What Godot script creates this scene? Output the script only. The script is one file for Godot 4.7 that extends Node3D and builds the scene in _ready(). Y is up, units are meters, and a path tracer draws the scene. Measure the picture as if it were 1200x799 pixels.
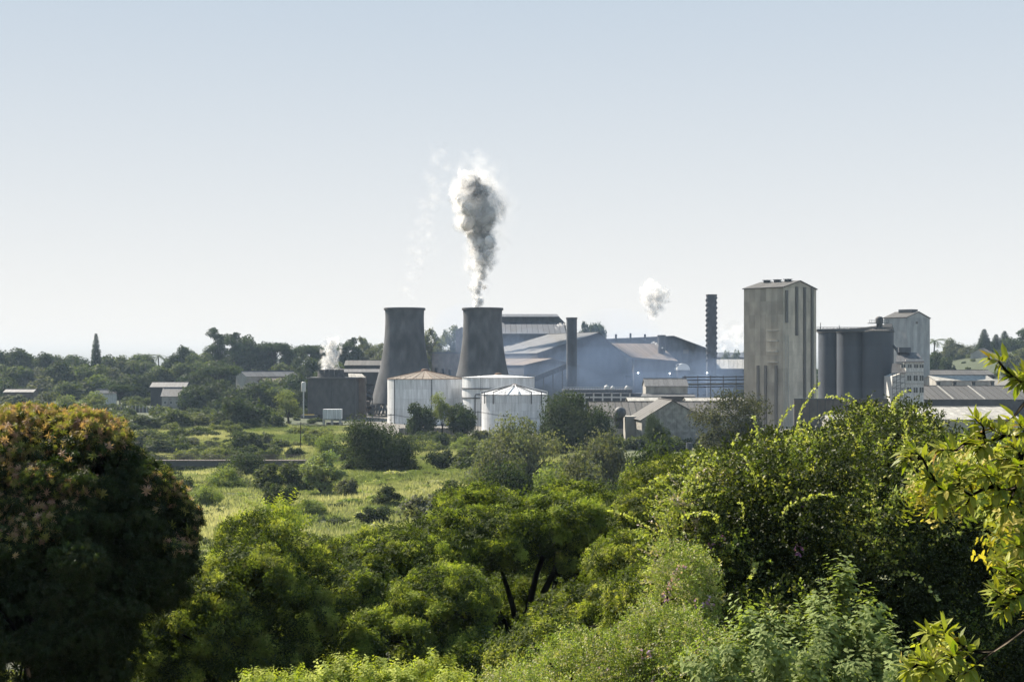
extends Node3D
# An old mill with two cooling towers, seen across a green valley from a hill.
# The camera stands at (0, 26, 0) and looks along -z; at(px, py, d) gives the point that lies d metres away.

const F := 1667.0
const CAM := 26.0
const HZ := 425.0
var rng := RandomNumberGenerator.new()
var M := {}
var taken := {}
var bump := FastNoiseLite.new()
var patch := FastNoiseLite.new()


func at(px: float, py: float, d: float) -> Vector3:
	return Vector3((px - 600.0) / F * d, CAM + (HZ - py) / F * d, -d)


# ---------------------------------------------------------------- mesh collector
class MB:
	var v := PackedVector3Array()
	var n := PackedVector3Array()
	var c := PackedColorArray()
	var i := PackedInt32Array()

	func quad(a: Vector3, b: Vector3, d: Vector3, e: Vector3) -> void:   # counter-clockwise seen from outside
		var k := v.size()
		var nn := (b - a).cross(e - a)
		if nn.length_squared() < 1e-12:
			nn = (d - a).cross(e - a)
		nn = nn.normalized()
		v.append_array([a, b, d, e])
		n.append_array([nn, nn, nn, nn])
		i.append_array([k, k + 2, k + 1, k, k + 3, k + 2])

	func tri(a: Vector3, b: Vector3, d: Vector3) -> void:
		var k := v.size()
		var nn := (b - a).cross(d - a).normalized()
		v.append_array([a, b, d])
		n.append_array([nn, nn, nn])
		i.append_array([k, k + 2, k + 1])

	func box(o: Vector3, s: Vector3, b := Basis()) -> void:   # centre, full size
		var p: Array[Vector3] = []
		for k in 8:
			p.append(o + b * Vector3(s.x * (-0.5 if k & 1 == 0 else 0.5), s.y * (-0.5 if k & 2 == 0 else 0.5), s.z * (-0.5 if k & 4 == 0 else 0.5)))
		quad(p[4], p[5], p[7], p[6])
		quad(p[1], p[0], p[2], p[3])
		quad(p[5], p[1], p[3], p[7])
		quad(p[0], p[4], p[6], p[2])
		quad(p[6], p[7], p[3], p[2])
		quad(p[0], p[1], p[5], p[4])

	func bar(a: Vector3, b: Vector3, w: float, h := 0.0) -> void:   # a square bar from a to b
		var d := b - a
		var z := d.normalized()
		var x := z.cross(Vector3.UP)
		if x.length() < 0.01:
			x = Vector3.RIGHT
		x = x.normalized()
		box((a + b) / 2, Vector3(w, h if h > 0 else w, d.length()), Basis(x, z.cross(x), z))

	func tube(pts: Array, rad: Array, sides := 7) -> void:
		var k0 := v.size()
		for j in pts.size():
			var p: Vector3 = pts[j]
			var d: Vector3 = (pts[mini(j + 1, pts.size() - 1)] - pts[maxi(j - 1, 0)]).normalized()
			var x := d.cross(Vector3(0.13, 0.2, 1)).normalized()
			var y := d.cross(x)
			for s in sides:
				var a := TAU * s / sides
				var q := x * cos(a) + y * sin(a)
				v.append(p + q * rad[j])
				n.append(q)
		for j in pts.size() - 1:
			for s in sides:
				var a := k0 + j * sides + s
				var b := k0 + j * sides + (s + 1) % sides
				i.append_array([a, b, a + sides, b, b + sides, a + sides])

	func lathe(prof: Array, seg := 40, a0 := 0.0, a1 := TAU, o := Vector3.ZERO) -> void:   # Vector2(radius, y) from the bottom up
		var k0 := v.size()
		var m := prof.size()
		for s in seg + 1:
			var a := a0 + (a1 - a0) * s / seg
			for j in m:
				var p: Vector2 = prof[j]
				var t: Vector2 = prof[mini(j + 1, m - 1)] - prof[maxi(j - 1, 0)]
				var nr := Vector2(t.y, -t.x).normalized()
				v.append(o + Vector3(sin(a) * p.x, p.y, cos(a) * p.x))
				n.append(Vector3(sin(a) * nr.x, nr.y, cos(a) * nr.x))
		for s in seg:
			for j in m - 1:
				var a := k0 + s * m + j
				var b := a + m
				i.append_array([a, b + 1, b, a, a + 1, b + 1])

	func ring(prof: Array, seg: int, a0 := 0.0, a1 := TAU) -> void:   # a lathe with sharp edges, round only about its axis
		for j in prof.size() - 1:
			var p: Vector2 = prof[j]
			var q: Vector2 = prof[j + 1]
			var nr := Vector2(q.y - p.y, p.x - q.x).normalized()
			var k0 := v.size()
			for s in seg + 1:
				var a := a0 + (a1 - a0) * s / seg
				for r in [p, q]:
					v.append(Vector3(sin(a) * r.x, r.y, cos(a) * r.x))
					n.append(Vector3(sin(a) * nr.x, nr.y, cos(a) * nr.x))
			for s in seg:
				var a := k0 + s * 2
				i.append_array([a, a + 3, a + 2, a, a + 1, a + 3])

	func prism(prof: Array, z0: float, z1: float) -> void:   # Vector2 outline, counter-clockwise seen from +z; z0 > z1
		var m := prof.size()
		for j in m:
			var p: Vector2 = prof[j]
			var q: Vector2 = prof[(j + 1) % m]
			quad(Vector3(p.x, p.y, z1), Vector3(q.x, q.y, z1), Vector3(q.x, q.y, z0), Vector3(p.x, p.y, z0))
		for j in range(1, m - 1):
			tri(Vector3(prof[0].x, prof[0].y, z0), Vector3(prof[j].x, prof[j].y, z0), Vector3(prof[j + 1].x, prof[j + 1].y, z0))
			tri(Vector3(prof[0].x, prof[0].y, z1), Vector3(prof[j + 1].x, prof[j + 1].y, z1), Vector3(prof[j].x, prof[j].y, z1))

	func slab(a: Vector3, b: Vector3, d: Vector3, e: Vector3, t: float) -> void:   # a quad given thickness t below it
		var dn := (b - a).cross(e - a).normalized() * -t
		quad(a, b, d, e)
		quad(a + dn, e + dn, d + dn, b + dn)
		quad(a, a + dn, b + dn, b)
		quad(b, b + dn, d + dn, d)
		quad(d, d + dn, e + dn, e)
		quad(e, e + dn, a + dn, a)

	func mesh() -> ArrayMesh:
		var arr := []
		arr.resize(Mesh.ARRAY_MAX)
		arr[Mesh.ARRAY_VERTEX] = v
		if n.size() == v.size():
			arr[Mesh.ARRAY_NORMAL] = n
		if c.size() == v.size():
			arr[Mesh.ARRAY_COLOR] = c
		arr[Mesh.ARRAY_INDEX] = i
		var me := ArrayMesh.new()
		me.add_surface_from_arrays(Mesh.PRIMITIVE_TRIANGLES, arr)
		return me


class LB:   # leaves: flat faces with a colour each
	var v := PackedVector3Array()
	var c := PackedColorArray()
	var i := PackedInt32Array()

	func kite(o: Vector3, dir: Vector3, side: Vector3, l: float, w: float, col: Color) -> void:
		var k := v.size()
		v.append_array([o, o + dir * l * 0.45 + side * w * 0.5, o + dir * l, o + dir * l * 0.45 - side * w * 0.5])
		c.append_array([col, col, col, col])
		i.append_array([k, k + 2, k + 1, k, k + 3, k + 2])

	func leaf(o: Vector3, dir: Vector3, side: Vector3, l: float, w: float, bend: float, col: Color) -> void:   # folded along its midrib, tip bent down
		var k := v.size()
		var up := side.cross(dir)
		var m := o + dir * l * 0.5 - up * w * 0.12
		v.append_array([o, o + dir * l * 0.28 + side * w * 0.45 + up * w * 0.1, o + dir * l * 0.28 - side * w * 0.45 + up * w * 0.1, m, o + dir * l * 0.68 + side * w * 0.38 - up * l * bend * 0.4, o + dir * l * 0.68 - side * w * 0.38 - up * l * bend * 0.4, o + dir * l - up * l * bend])
		for q in 7:
			c.append(col)
		i.append_array([k, k + 3, k + 1, k, k + 2, k + 3, k + 1, k + 3, k + 4, k + 2, k + 5, k + 3, k + 4, k + 3, k + 6, k + 3, k + 5, k + 6])

	func mesh() -> ArrayMesh:
		var arr := []
		arr.resize(Mesh.ARRAY_MAX)
		arr[Mesh.ARRAY_VERTEX] = v
		arr[Mesh.ARRAY_COLOR] = c
		arr[Mesh.ARRAY_INDEX] = i
		var me := ArrayMesh.new()
		me.add_surface_from_arrays(Mesh.PRIMITIVE_TRIANGLES, arr)
		return me


# ---------------------------------------------------------------- naming
func numbered(called: String) -> String:
	taken[called] = taken.get(called, -1) + 1
	return called if taken[called] == 0 else "%s_%03d" % [called, taken[called]]


func tag(o: Node, label: String, category: String, group := "", kind := "") -> Node:
	if label: o.set_meta("label", label)
	if category: o.set_meta("category", category)
	if group: o.set_meta("group", group)
	if kind: o.set_meta("kind", kind)
	return o


func thing(called: String, label: String, category: String, where := Vector3.ZERO, turn := 0.0, group := "", kind := "") -> Node3D:
	var o := Node3D.new()
	o.name = numbered(called)
	add_child(o)
	o.position = where
	o.rotation.y = turn
	tag(o, label, category, group, kind)
	return o


func piece(called: String, me: Mesh, m: Material, parent: Node, where := Vector3.ZERO, kind := "") -> MeshInstance3D:
	var o := MeshInstance3D.new()
	o.mesh = me
	o.material_override = m
	o.position = where
	o.name = called if parent != self else numbered(called)
	parent.add_child(o, true)
	if kind: o.set_meta("kind", kind)
	return o


func lump(called: String, b: MB, m: Material, parent: Node, kind := "") -> MeshInstance3D:
	return piece(called, b.mesh(), m, parent, Vector3.ZERO, kind)


# ---------------------------------------------------------------- materials
func noise_tex(freq: float, lo: float, hi: float, sd: int, oct := 4, contrast := 0.5, kind := FastNoiseLite.TYPE_SIMPLEX_SMOOTH) -> NoiseTexture2D:
	var f := FastNoiseLite.new()
	f.seed = sd
	f.noise_type = kind
	f.frequency = freq
	f.fractal_octaves = oct
	var g := Gradient.new()
	g.set_color(0, Color(lo, lo, lo))
	g.set_color(1, Color(hi, hi, hi))
	g.set_offset(0, 0.5 - contrast / 2)
	g.set_offset(1, 0.5 + contrast / 2)
	var t := NoiseTexture2D.new()
	t.width = 512
	t.height = 512
	t.seamless = true
	t.noise = f
	t.color_ramp = g
	return t


func mat(called: String, col: Color, rough := 0.8, tex: Texture2D = null, scale := Vector3(0.1, 0.1, 0.1), metal := 0.0) -> StandardMaterial3D:
	var m := StandardMaterial3D.new()
	m.resource_name = called
	m.albedo_color = col.linear_to_srgb()
	m.roughness = rough
	m.metallic = metal
	if tex:
		m.albedo_texture = tex
		m.uv1_triplanar = true
		m.uv1_world_triplanar = true
		m.uv1_scale = scale
	M[called] = m
	return m


func shades(called: String, col: Color, n: int, spread: float, rough := 0.8, tex: Texture2D = null, scale := Vector3(0.1, 0.1, 0.1), metal := 0.0) -> void:
	var out := []
	for k in n:
		var f := 1.0 + spread * (2.0 * k / maxf(n - 1, 1) - 1.0)
		out.append(mat("%s_%d" % [called, k], Color(col.r * f, col.g * f, col.b * f), rough, tex, scale, metal))
	M[called] = out


func leaf_mat(called: String, rough: float, glow := 1.0, spec := 0.5) -> void:
	var m := StandardMaterial3D.new()
	m.resource_name = called
	m.vertex_color_use_as_albedo = true
	m.roughness = rough
	m.metallic_specular = spec
	m.backlight_enabled = true
	m.albedo_color = Color(1.0, 0.94, 1.0).linear_to_srgb()
	m.backlight = Color(0.97 * glow, glow, 0.57 * glow)
	M[called] = m


func any(list: Array) -> Material:
	return list[rng.randi() % list.size()]


# ---------------------------------------------------------------- the ground
const GX := [-250.0, 100.0, 300.0, 450.0, 600.0, 800.0, 1000.0, 1200.0, 1500.0]
const GD := [0.0, 30.0, 60.0, 100.0, 150.0, 200.0, 260.0, 330.0, 400.0, 430.0, 470.0, 530.0, 600.0, 700.0, 850.0, 1000.0, 1150.0, 1500.0, 3200.0]
const GH := [
	[23.5, 23.5, 23.5, 23.5, 23.5, 23.5, 23.5, 23.5, 23.5],
	[15.0, 15.0, 14.5, 14.0, 14.0, 14.5, 15.0, 15.5, 15.5],
	[10.0, 10.0, 9.5, 9.5, 9.5, 10.0, 10.5, 11.0, 11.0],
	[6.0, 6.0, 6.0, 6.0, 6.0, 7.0, 7.0, 7.0, 7.0],
	[2.0, 2.0, 2.0, 2.5, 3.0, 4.0, 4.0, 4.0, 4.0],
	[0.0, 0.0, -0.5, 0.5, 1.0, 2.0, 2.0, 2.0, 2.0],
	[-2.0, -2.0, -1.6, -0.5, 0.0, 1.0, 1.0, 1.0, 1.0],
	[-4.0, -4.0, -2.2, -1.0, -0.5, 0.0, 0.0, 0.0, 0.0],
	[-7.0, -7.0, -5.0, -2.2, -1.5, -0.5, -0.5, -0.5, -0.5],
	[-9.0, -9.0, -8.0, -2.8, -2.0, -0.5, -0.4, -0.4, -0.4],
	[-5.0, -5.0, -4.0, -2.2, -1.8, -0.3, -0.2, -0.2, -0.2],
	[-1.0, -1.0, -0.8, -0.8, -1.0, 0.0, 0.0, 0.0, 0.0],
	[2.0, 2.0, 1.5, 0.0, 0.0, 0.0, 0.0, 0.0, 0.0],
	[2.0, 2.0, 2.0, 0.3, 0.0, 0.0, 0.0, 0.0, 2.0],
	[8.0, 8.0, 8.0, 6.0, 2.0, 1.0, 2.0, 16.0, 18.0],
	[16.0, 16.0, 17.0, 14.0, 9.0, 8.0, 12.0, 31.0, 35.0],
	[20.0, 20.0, 20.0, 18.0, 13.0, 12.0, 20.0, 41.0, 45.0],
	[20.0, 20.0, 20.0, 20.0, 12.0, 10.0, 18.0, 40.0, 42.0],
	[10.0, 10.0, 10.0, 10.0, 8.0, 8.0, 8.0, 14.0, 14.0]]


func ground(x: float, z: float) -> float:
	var d := maxf(-z, 0.0)
	var u := clampf(600.0 + x / maxf(d, 12.0) * F, GX[0], GX[-1])
	var a := 0
	while a < GD.size() - 2 and GD[a + 1] < d: a += 1
	var b := 0
	while b < GX.size() - 2 and GX[b + 1] < u: b += 1
	var s := smoothstep(0.0, 1.0, clampf((d - GD[a]) / (GD[a + 1] - GD[a]), 0.0, 1.0)) * 0.4 + clampf((d - GD[a]) / (GD[a + 1] - GD[a]), 0.0, 1.0) * 0.6
	var t := smoothstep(0.0, 1.0, clampf((u - GX[b]) / (GX[b + 1] - GX[b]), 0.0, 1.0))
	var h := lerpf(lerpf(GH[a][b], GH[a][b + 1], t), lerpf(GH[a + 1][b], GH[a + 1][b + 1], t), s)
	var rough := 1.0 if d < 520.0 or d > 820.0 else 0.12
	var roll := bump.get_noise_2d(x * 0.9 + 300.0, z * 0.9) * 2.6 * smoothstep(180.0, 240.0, d) * (1.0 - smoothstep(430.0, 500.0, d))
	return h + roll + bump.get_noise_2d(x * 2.0, z * 2.0) * 0.8 * rough * clampf(d / 60.0, 0.0, 1.0)


func ground_at(px: float, d: float) -> Vector3:
	var x := (px - 600.0) / F * d
	return Vector3(x, ground(x, -d), -d)


func steps(list: Array) -> PackedFloat32Array:   # [start, step, end, step, end ...]
	var out := PackedFloat32Array([list[0]])
	for k in range(1, list.size(), 2):
		while out[-1] < list[k + 1] - 0.01:
			out.append(minf(out[-1] + list[k], list[k + 1]))
	return out


func yard(x: float, d: float) -> float:   # 1 where the mill's yard is bare
	var px := 600.0 + x / maxf(d, 1.0) * F
	return smoothstep(500.0, 520.0, d + patch.get_noise_2d(x * 2, d * 2) * 20) * (1.0 - smoothstep(850.0, 880.0, d)) * smoothstep(400.0, 440.0, px) * (1.0 - smoothstep(1350.0, 1400.0, px))


func build_ground() -> void:
	var xs := steps([-3000.0, 200.0, -600.0, 25.0, -240.0, 5.0, 240.0, 25.0, 600.0, 200.0, 3000.0])
	var ds := steps([-60.0, 15.0, 0.0, 4.0, 600.0, 10.0, 1200.0, 60.0, 1800.0, 200.0, 3200.0])
	var b := MB.new()
	for d in ds:
		for x in xs:
			var y := ground(x, -d)
			b.v.append(Vector3(x, y, -d))
			var e := 2.0
			b.n.append(Vector3(ground(x - e, -d) - ground(x + e, -d), 2 * e, ground(x, -d - e) - ground(x, -d + e)).normalized())
			var p := patch.get_noise_2d(x, d) * 0.5 + 0.5
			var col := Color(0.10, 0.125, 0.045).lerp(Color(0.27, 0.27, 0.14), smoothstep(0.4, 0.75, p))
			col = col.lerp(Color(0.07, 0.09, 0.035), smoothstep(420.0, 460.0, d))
			col = col.lerp(Color(0.22, 0.21, 0.19), yard(x, d))
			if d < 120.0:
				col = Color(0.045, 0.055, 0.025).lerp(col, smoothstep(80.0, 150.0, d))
			b.c.append(col)
	var w := xs.size()
	for r in ds.size() - 1:
		for k in w - 1:
			var a := r * w + k
			b.i.append_array([a, a + w, a + 1, a + 1, a + w, a + w + 1])
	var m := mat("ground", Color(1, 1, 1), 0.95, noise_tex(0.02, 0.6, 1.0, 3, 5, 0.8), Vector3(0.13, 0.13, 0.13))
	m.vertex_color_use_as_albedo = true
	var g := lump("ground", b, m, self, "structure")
	tag(g, "grassy valley floor rising to wooded hills round the mill yard", "ground")


# ---------------------------------------------------------------- buildings
func roof_sheets(parent: Node, a: Vector3, b: Vector3, c: Vector3, d: Vector3, n: int, mats: Array, thick := 0.18, called := "roof_sheet") -> void:   # a-b is the eave, d-c the ridge above it
	var up := (b - a).cross(d - a).normalized()
	for k in n:
		var s := float(k) / n
		var t := float(k + 1) / n - 0.004
		var lift := up * (0.03 * (k % 2) + rng.randf() * 0.02)
		var m := MB.new()
		m.slab(a.lerp(b, s) + lift, a.lerp(b, t) + lift, d.lerp(c, t) + lift, d.lerp(c, s) + lift, thick)
		lump(called, m, any(mats), parent)


func gable(called: String, label: String, category: String, where: Vector3, turn: float, w: float, l: float, eave: float, ridge: float, wall: Material, roof: Array, sheets := 10, apex := 0.5, eave2 := -1.0, over := 0.6) -> Node3D:
	# a gable end on local +z whose lower corner is the origin; the ridge runs back along -z
	var o := thing(called, label, category, where, turn)
	if eave2 < 0.0: eave2 = eave
	var b := MB.new()
	b.prism([Vector2(0, -3), Vector2(w, -3), Vector2(w, eave2), Vector2(w * apex, ridge), Vector2(0, eave)], 0.0, -l)
	lump("wall", b, wall, o)
	var s1 := (ridge - eave) / (w * apex)
	var s2 := (ridge - eave2) / (w * (1.0 - apex))
	var y := 0.25
	roof_sheets(o, Vector3(-over, eave - over * s1 + y, -l - over), Vector3(-over, eave - over * s1 + y, over), Vector3(w * apex, ridge + y, over), Vector3(w * apex, ridge + y, -l - over), sheets, roof)
	roof_sheets(o, Vector3(w + over, eave2 - over * s2 + y, over), Vector3(w + over, eave2 - over * s2 + y, -l - over), Vector3(w * apex, ridge + y, -l - over), Vector3(w * apex, ridge + y, over), sheets, roof)
	var rc := MB.new()
	rc.bar(Vector3(w * apex, ridge + y + 0.12, over + 0.05), Vector3(w * apex, ridge + y + 0.12, -l - over - 0.05), 0.7, 0.2)
	lump("ridge_cap", rc, roof[0], o)
	return o


func long_shed(called: String, label: String, category: String, x0: float, x1: float, front: float, depth: float, top_py: float, eave_py: float, wall: Material, roof: Array, sheets := 14, base := -3.0, back_drop := 3.0) -> Node3D:
	# the ridge runs across; x0, x1 in metres, front is the distance of its front wall
	var we := CAM + (HZ - eave_py) / F * front
	var wr := CAM + (HZ - top_py) / F * (front + depth * 0.5)
	var o := thing(called, label, category, Vector3(x0, 0, -front))
	var w := x1 - x0
	var b := MB.new()
	b.prism([Vector2(0, base), Vector2(depth, base), Vector2(depth, we - 0.2), Vector2(depth * 0.5, wr - 0.2), Vector2(0, we - 0.2)], 0, -w)
	var inst := lump("wall", b, wall, o)
	inst.transform = Transform3D(Basis(Vector3(0, 0, -1), Vector3(0, 1, 0), Vector3(1, 0, 0)), Vector3(w, 0, 0))
	roof_sheets(o, Vector3(-0.5, we, 0.6), Vector3(w + 0.5, we, 0.6), Vector3(w + 0.5, wr, -depth * 0.5), Vector3(-0.5, wr, -depth * 0.5), sheets, roof)
	roof_sheets(o, Vector3(w + 0.5, we - back_drop * 0, -depth - 0.6), Vector3(-0.5, we, -depth - 0.6), Vector3(-0.5, wr, -depth * 0.5), Vector3(w + 0.5, wr, -depth * 0.5), sheets, roof)
	var rc := MB.new()
	rc.bar(Vector3(-0.5, wr + 0.1, -depth * 0.5), Vector3(w + 0.5, wr + 0.1, -depth * 0.5), 0.6, 0.2)
	lump("ridge_cap", rc, roof[0], o)
	return o


func block(parent: Node, called: String, a: Vector3, b: Vector3, m: Material) -> MeshInstance3D:   # a box between two corners, as a part
	var k := MB.new()
	k.box((a + b) / 2, (b - a).abs())
	return lump(called, k, m, parent)


func window(parent: Node, p: Vector3, w: float, h: float, z := 0.0) -> void:   # frame and pane on a wall that faces +z
	var f := MB.new()
	var t := 0.12
	f.box(p + Vector3(0, h / 2, 0.05), Vector3(w + t, t, 0.2))
	f.box(p + Vector3(0, -h / 2, 0.05), Vector3(w + t, t, 0.25))
	for s in [-0.5, 0.0, 0.5]:
		f.box(p + Vector3(w * s, 0, 0.05), Vector3(t, h - t, 0.18))
	var o := lump("window", f, M.frame, parent)
	var g := MB.new()
	g.box(p + Vector3(0, 0, 0.01), Vector3(w, h, 0.04))
	lump("pane", g, M.glass, o)


func cooling_tower(px: float, d: float, label: String, cool: Material, scale := 1.0) -> void:
	var base := at(px, 487, d)
	base.y = 0.0
	var o := thing("cooling_tower", label, "cooling tower", base, 0.0, "hyperbolic cooling towers of the mill")
	var u := d / F * scale
	var prof := [[39.6, 472], [36.2, 459], [32.2, 444], [28.2, 428], [25.2, 410], [23.4, 393], [22.7, 378], [22.7, 369], [23.2, 362]]
	var outer := []
	for p in prof: outer.append(Vector2(p[0] * u, CAM + (HZ - p[1]) * u / scale))
	var smooth := []
	for k in outer.size() - 1:
		for s in 3:
			smooth.append(outer[k].cubic_interpolate(outer[k + 1], outer[maxi(k - 1, 0)], outer[mini(k + 2, outer.size() - 1)], s / 3.0))
	smooth.append(outer[-1])
	var inner := []
	for k in range(smooth.size() - 1, -1, -1): inner.append(smooth[k] - Vector2(0.5, 0))
	var b := MB.new()
	b.lathe(smooth, 72)
	b.lathe(inner, 72)
	lump("shell", b, cool, o)
	var top: Vector2 = smooth[-1]
	var rim := MB.new()
	rim.ring([Vector2(top.x - 0.55, top.y - 0.6), Vector2(top.x + 0.45, top.y - 0.6), Vector2(top.x + 0.5, top.y - 0.5), Vector2(top.x + 0.5, top.y + 0.35), Vector2(top.x + 0.4, top.y + 0.45), Vector2(top.x - 0.6, top.y + 0.45), Vector2(top.x - 0.6, top.y - 0.6)], 72)
	lump("rim", rim, M.concrete_rim, o)
	var low: Vector2 = smooth[0]
	var ring := MB.new()
	ring.ring([Vector2(low.x - 0.6, low.y - 0.7), Vector2(low.x + 0.25, low.y - 0.7), Vector2(low.x + 0.25, low.y + 0.1), Vector2(low.x - 0.6, low.y + 0.1), Vector2(low.x - 0.6, low.y - 0.7)], 72)
	lump("ring_beam", ring, M.concrete_rim, o)
	for k in 24:   # raking legs in pairs
		for s in [-1, 1]:
			var a0: float = TAU * (k + 0.5) / 24 + s * 0.03
			var a1: float = TAU * (k + 0.5) / 24 + s * 0.12
			var leg := MB.new()
			leg.bar(Vector3(sin(a0) * (low.x + 1.4), -0.6, cos(a0) * (low.x + 1.4)), Vector3(sin(a1) * (low.x - 0.2), low.y - 0.5, cos(a1) * (low.x - 0.2)), 0.6)
			lump("leg", leg, M.concrete_rim, o)
	var basin := MB.new()
	basin.ring([Vector2(low.x + 3, -1.5), Vector2(low.x + 3, 0.9), Vector2(low.x + 2.6, 0.9), Vector2(low.x + 2.6, -1.5)], 60)
	lump("basin", basin, M.concrete_rim, o)


func tank(px: float, w: float, rim_py: float, apex_py: float, d: float, label: String, style: int) -> void:
	var r := w * 0.5 * d / F
	var y1 := CAM + (HZ - rim_py) / F * d
	var ya := CAM + (HZ - apex_py) / F * d
	var o := thing("storage_tank", label, "tank", Vector3((px - 600) / F * d, 0, -d - r), 0.0, "white storage tanks below the cooling towers")
	var base := -2.0
	var courses := 5
	var seg := 26
	for k in courses:
		for s in seg:   # steel plates, each bent to the shell
			var a0 := TAU * (s + (0.5 if k % 2 else 0.0)) / seg
			var p := MB.new()
			var rr := r - 0.012 * (k % 2)
			var h0 := lerpf(base, y1, float(k) / courses)
			var h1 := lerpf(base, y1, float(k + 1) / courses) - 0.03
			p.ring([Vector2(rr - 0.1, h0), Vector2(rr, h0), Vector2(rr, h1), Vector2(rr - 0.1, h1)], 5, a0, a0 + TAU / seg - 0.0012)
			lump("plate", p, any(M.tank_white), o)
	var core := MB.new()
	core.lathe([Vector2(r - 0.13, base), Vector2(r - 0.13, y1 - 0.1)], 60)
	lump("inner_shell", core, M.tank_seam, o)
	var n_roof := 24
	for s in n_roof:   # roof plates
		var a0 := TAU * s / n_roof
		var a1 := TAU * (s + 1) / n_roof - 0.006
		var p := MB.new()
		var q := [Vector3(sin(a0) * (r + 0.15), y1, cos(a0) * (r + 0.15)), Vector3(sin(a1) * (r + 0.15), y1, cos(a1) * (r + 0.15)), Vector3(sin(a1) * 1.2, ya, cos(a1) * 1.2), Vector3(sin(a0) * 1.2, ya, cos(a0) * 1.2)]
		p.slab(q[0], q[1], q[2], q[3], 0.12)
		lump("roof_plate", p, any(M.tank_roof if style == 0 else M.tank_white), o)
	var curb := MB.new()
	curb.ring([Vector2(r, y1 - 0.25), Vector2(r + 0.2, y1 - 0.25), Vector2(r + 0.2, y1 - 0.02), Vector2(r, y1 - 0.02)], 60)
	lump("rim_angle", curb, M.rust if style == 0 else M.tank_seam, o)
	if style == 1:
		for yy in [0.78, 0.6]:
			var band := MB.new()
			var hy := lerpf(base, y1, yy)
			band.ring([Vector2(r, hy), Vector2(r + 0.35, hy), Vector2(r + 0.35, hy + 0.45), Vector2(r, hy + 0.45)], 60)
			lump("wind_girder", band, M.dark_steel, o)
		var pipe := MB.new()
		var pz := r * 0.88
		pipe.tube([Vector3(-r * 0.62, base, pz), Vector3(-r * 0.62, y1 * 0.62, pz), Vector3(-r * 0.6, y1 * 0.65, pz), Vector3(-r * 0.3, y1 * 0.65, pz + 2)], [0.22, 0.22, 0.22, 0.22], 8)
		lump("pipe", pipe, M.dark_steel, o)
		var lad := MB.new()
		for s in [-0.35, 0.35]: lad.bar(Vector3(-r * 0.45 + s, base, r * 0.94), Vector3(-r * 0.45 + s, y1 + 1, r * 0.94), 0.12)
		for k in 24: lad.bar(Vector3(-r * 0.45 - 0.35, lerpf(base, y1, k / 24.0), r * 0.94), Vector3(-r * 0.45 + 0.35, lerpf(base, y1, k / 24.0), r * 0.94), 0.07)
		lump("ladder", lad, M.dark_steel, o)
	if style == 2:   # rafters standing proud of the cone, with a post at each foot
		for s in 16:
			var a := TAU * (s + 0.3) / 16
			var e := Vector3(sin(a), 0, cos(a))
			var rf := MB.new()
			rf.bar(e * (r + 0.5) + Vector3(0, y1 + 0.9, 0), e * 1.0 + Vector3(0, ya + 0.5, 0), 0.35)
			rf.bar(e * (r + 0.4) + Vector3(0, y1 - 3.6, 0), e * (r + 0.4) + Vector3(0, y1 + 1.1, 0), 0.35)
			lump("rafter", rf, M.dark_steel if s % 3 else M.tank_white[0], o)
	elif style == 0:
		for s in 24:
			var a := TAU * s / 24
			var e := Vector3(sin(a), 0, cos(a))
			var rf := MB.new()
			rf.bar(e * r + Vector3(0, y1 + 0.1, 0), e * 1.0 + Vector3(0, ya + 0.1, 0), 0.16)
			lump("rafter", rf, M.rust, o)
		for k in [0.12, 0.62]:
			var st := MB.new()
			st.bar(Vector3(r * (k * 2 - 1), base, sqrt(1 - pow(k * 2 - 1, 2)) * r + 0.15), Vector3(r * (k * 2 - 1), y1, sqrt(1 - pow(k * 2 - 1, 2)) * r + 0.15), 0.3)
			lump("downpipe", st, M.dark_steel, o)
	var rail := MB.new()
	var posts := 40
	for s in posts:
		var a := TAU * s / posts
		var a2 := TAU * (s + 1) / posts
		rail.bar(Vector3(sin(a) * r, y1, cos(a) * r), Vector3(sin(a) * r, y1 + 1.0, cos(a) * r), 0.07)
		rail.bar(Vector3(sin(a) * r, y1 + 1.0, cos(a) * r), Vector3(sin(a2) * r, y1 + 1.0, cos(a2) * r), 0.06)
	lump("railing", rail, M.dark_steel, o)
	var vent := MB.new()
	vent.lathe([Vector2(1.5, ya - 0.3), Vector2(1.5, ya + 0.5), Vector2(0.7, ya + 0.8), Vector2(0, ya + 0.85)], 16)
	lump("roof_vent", vent, M.rust, o)


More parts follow.
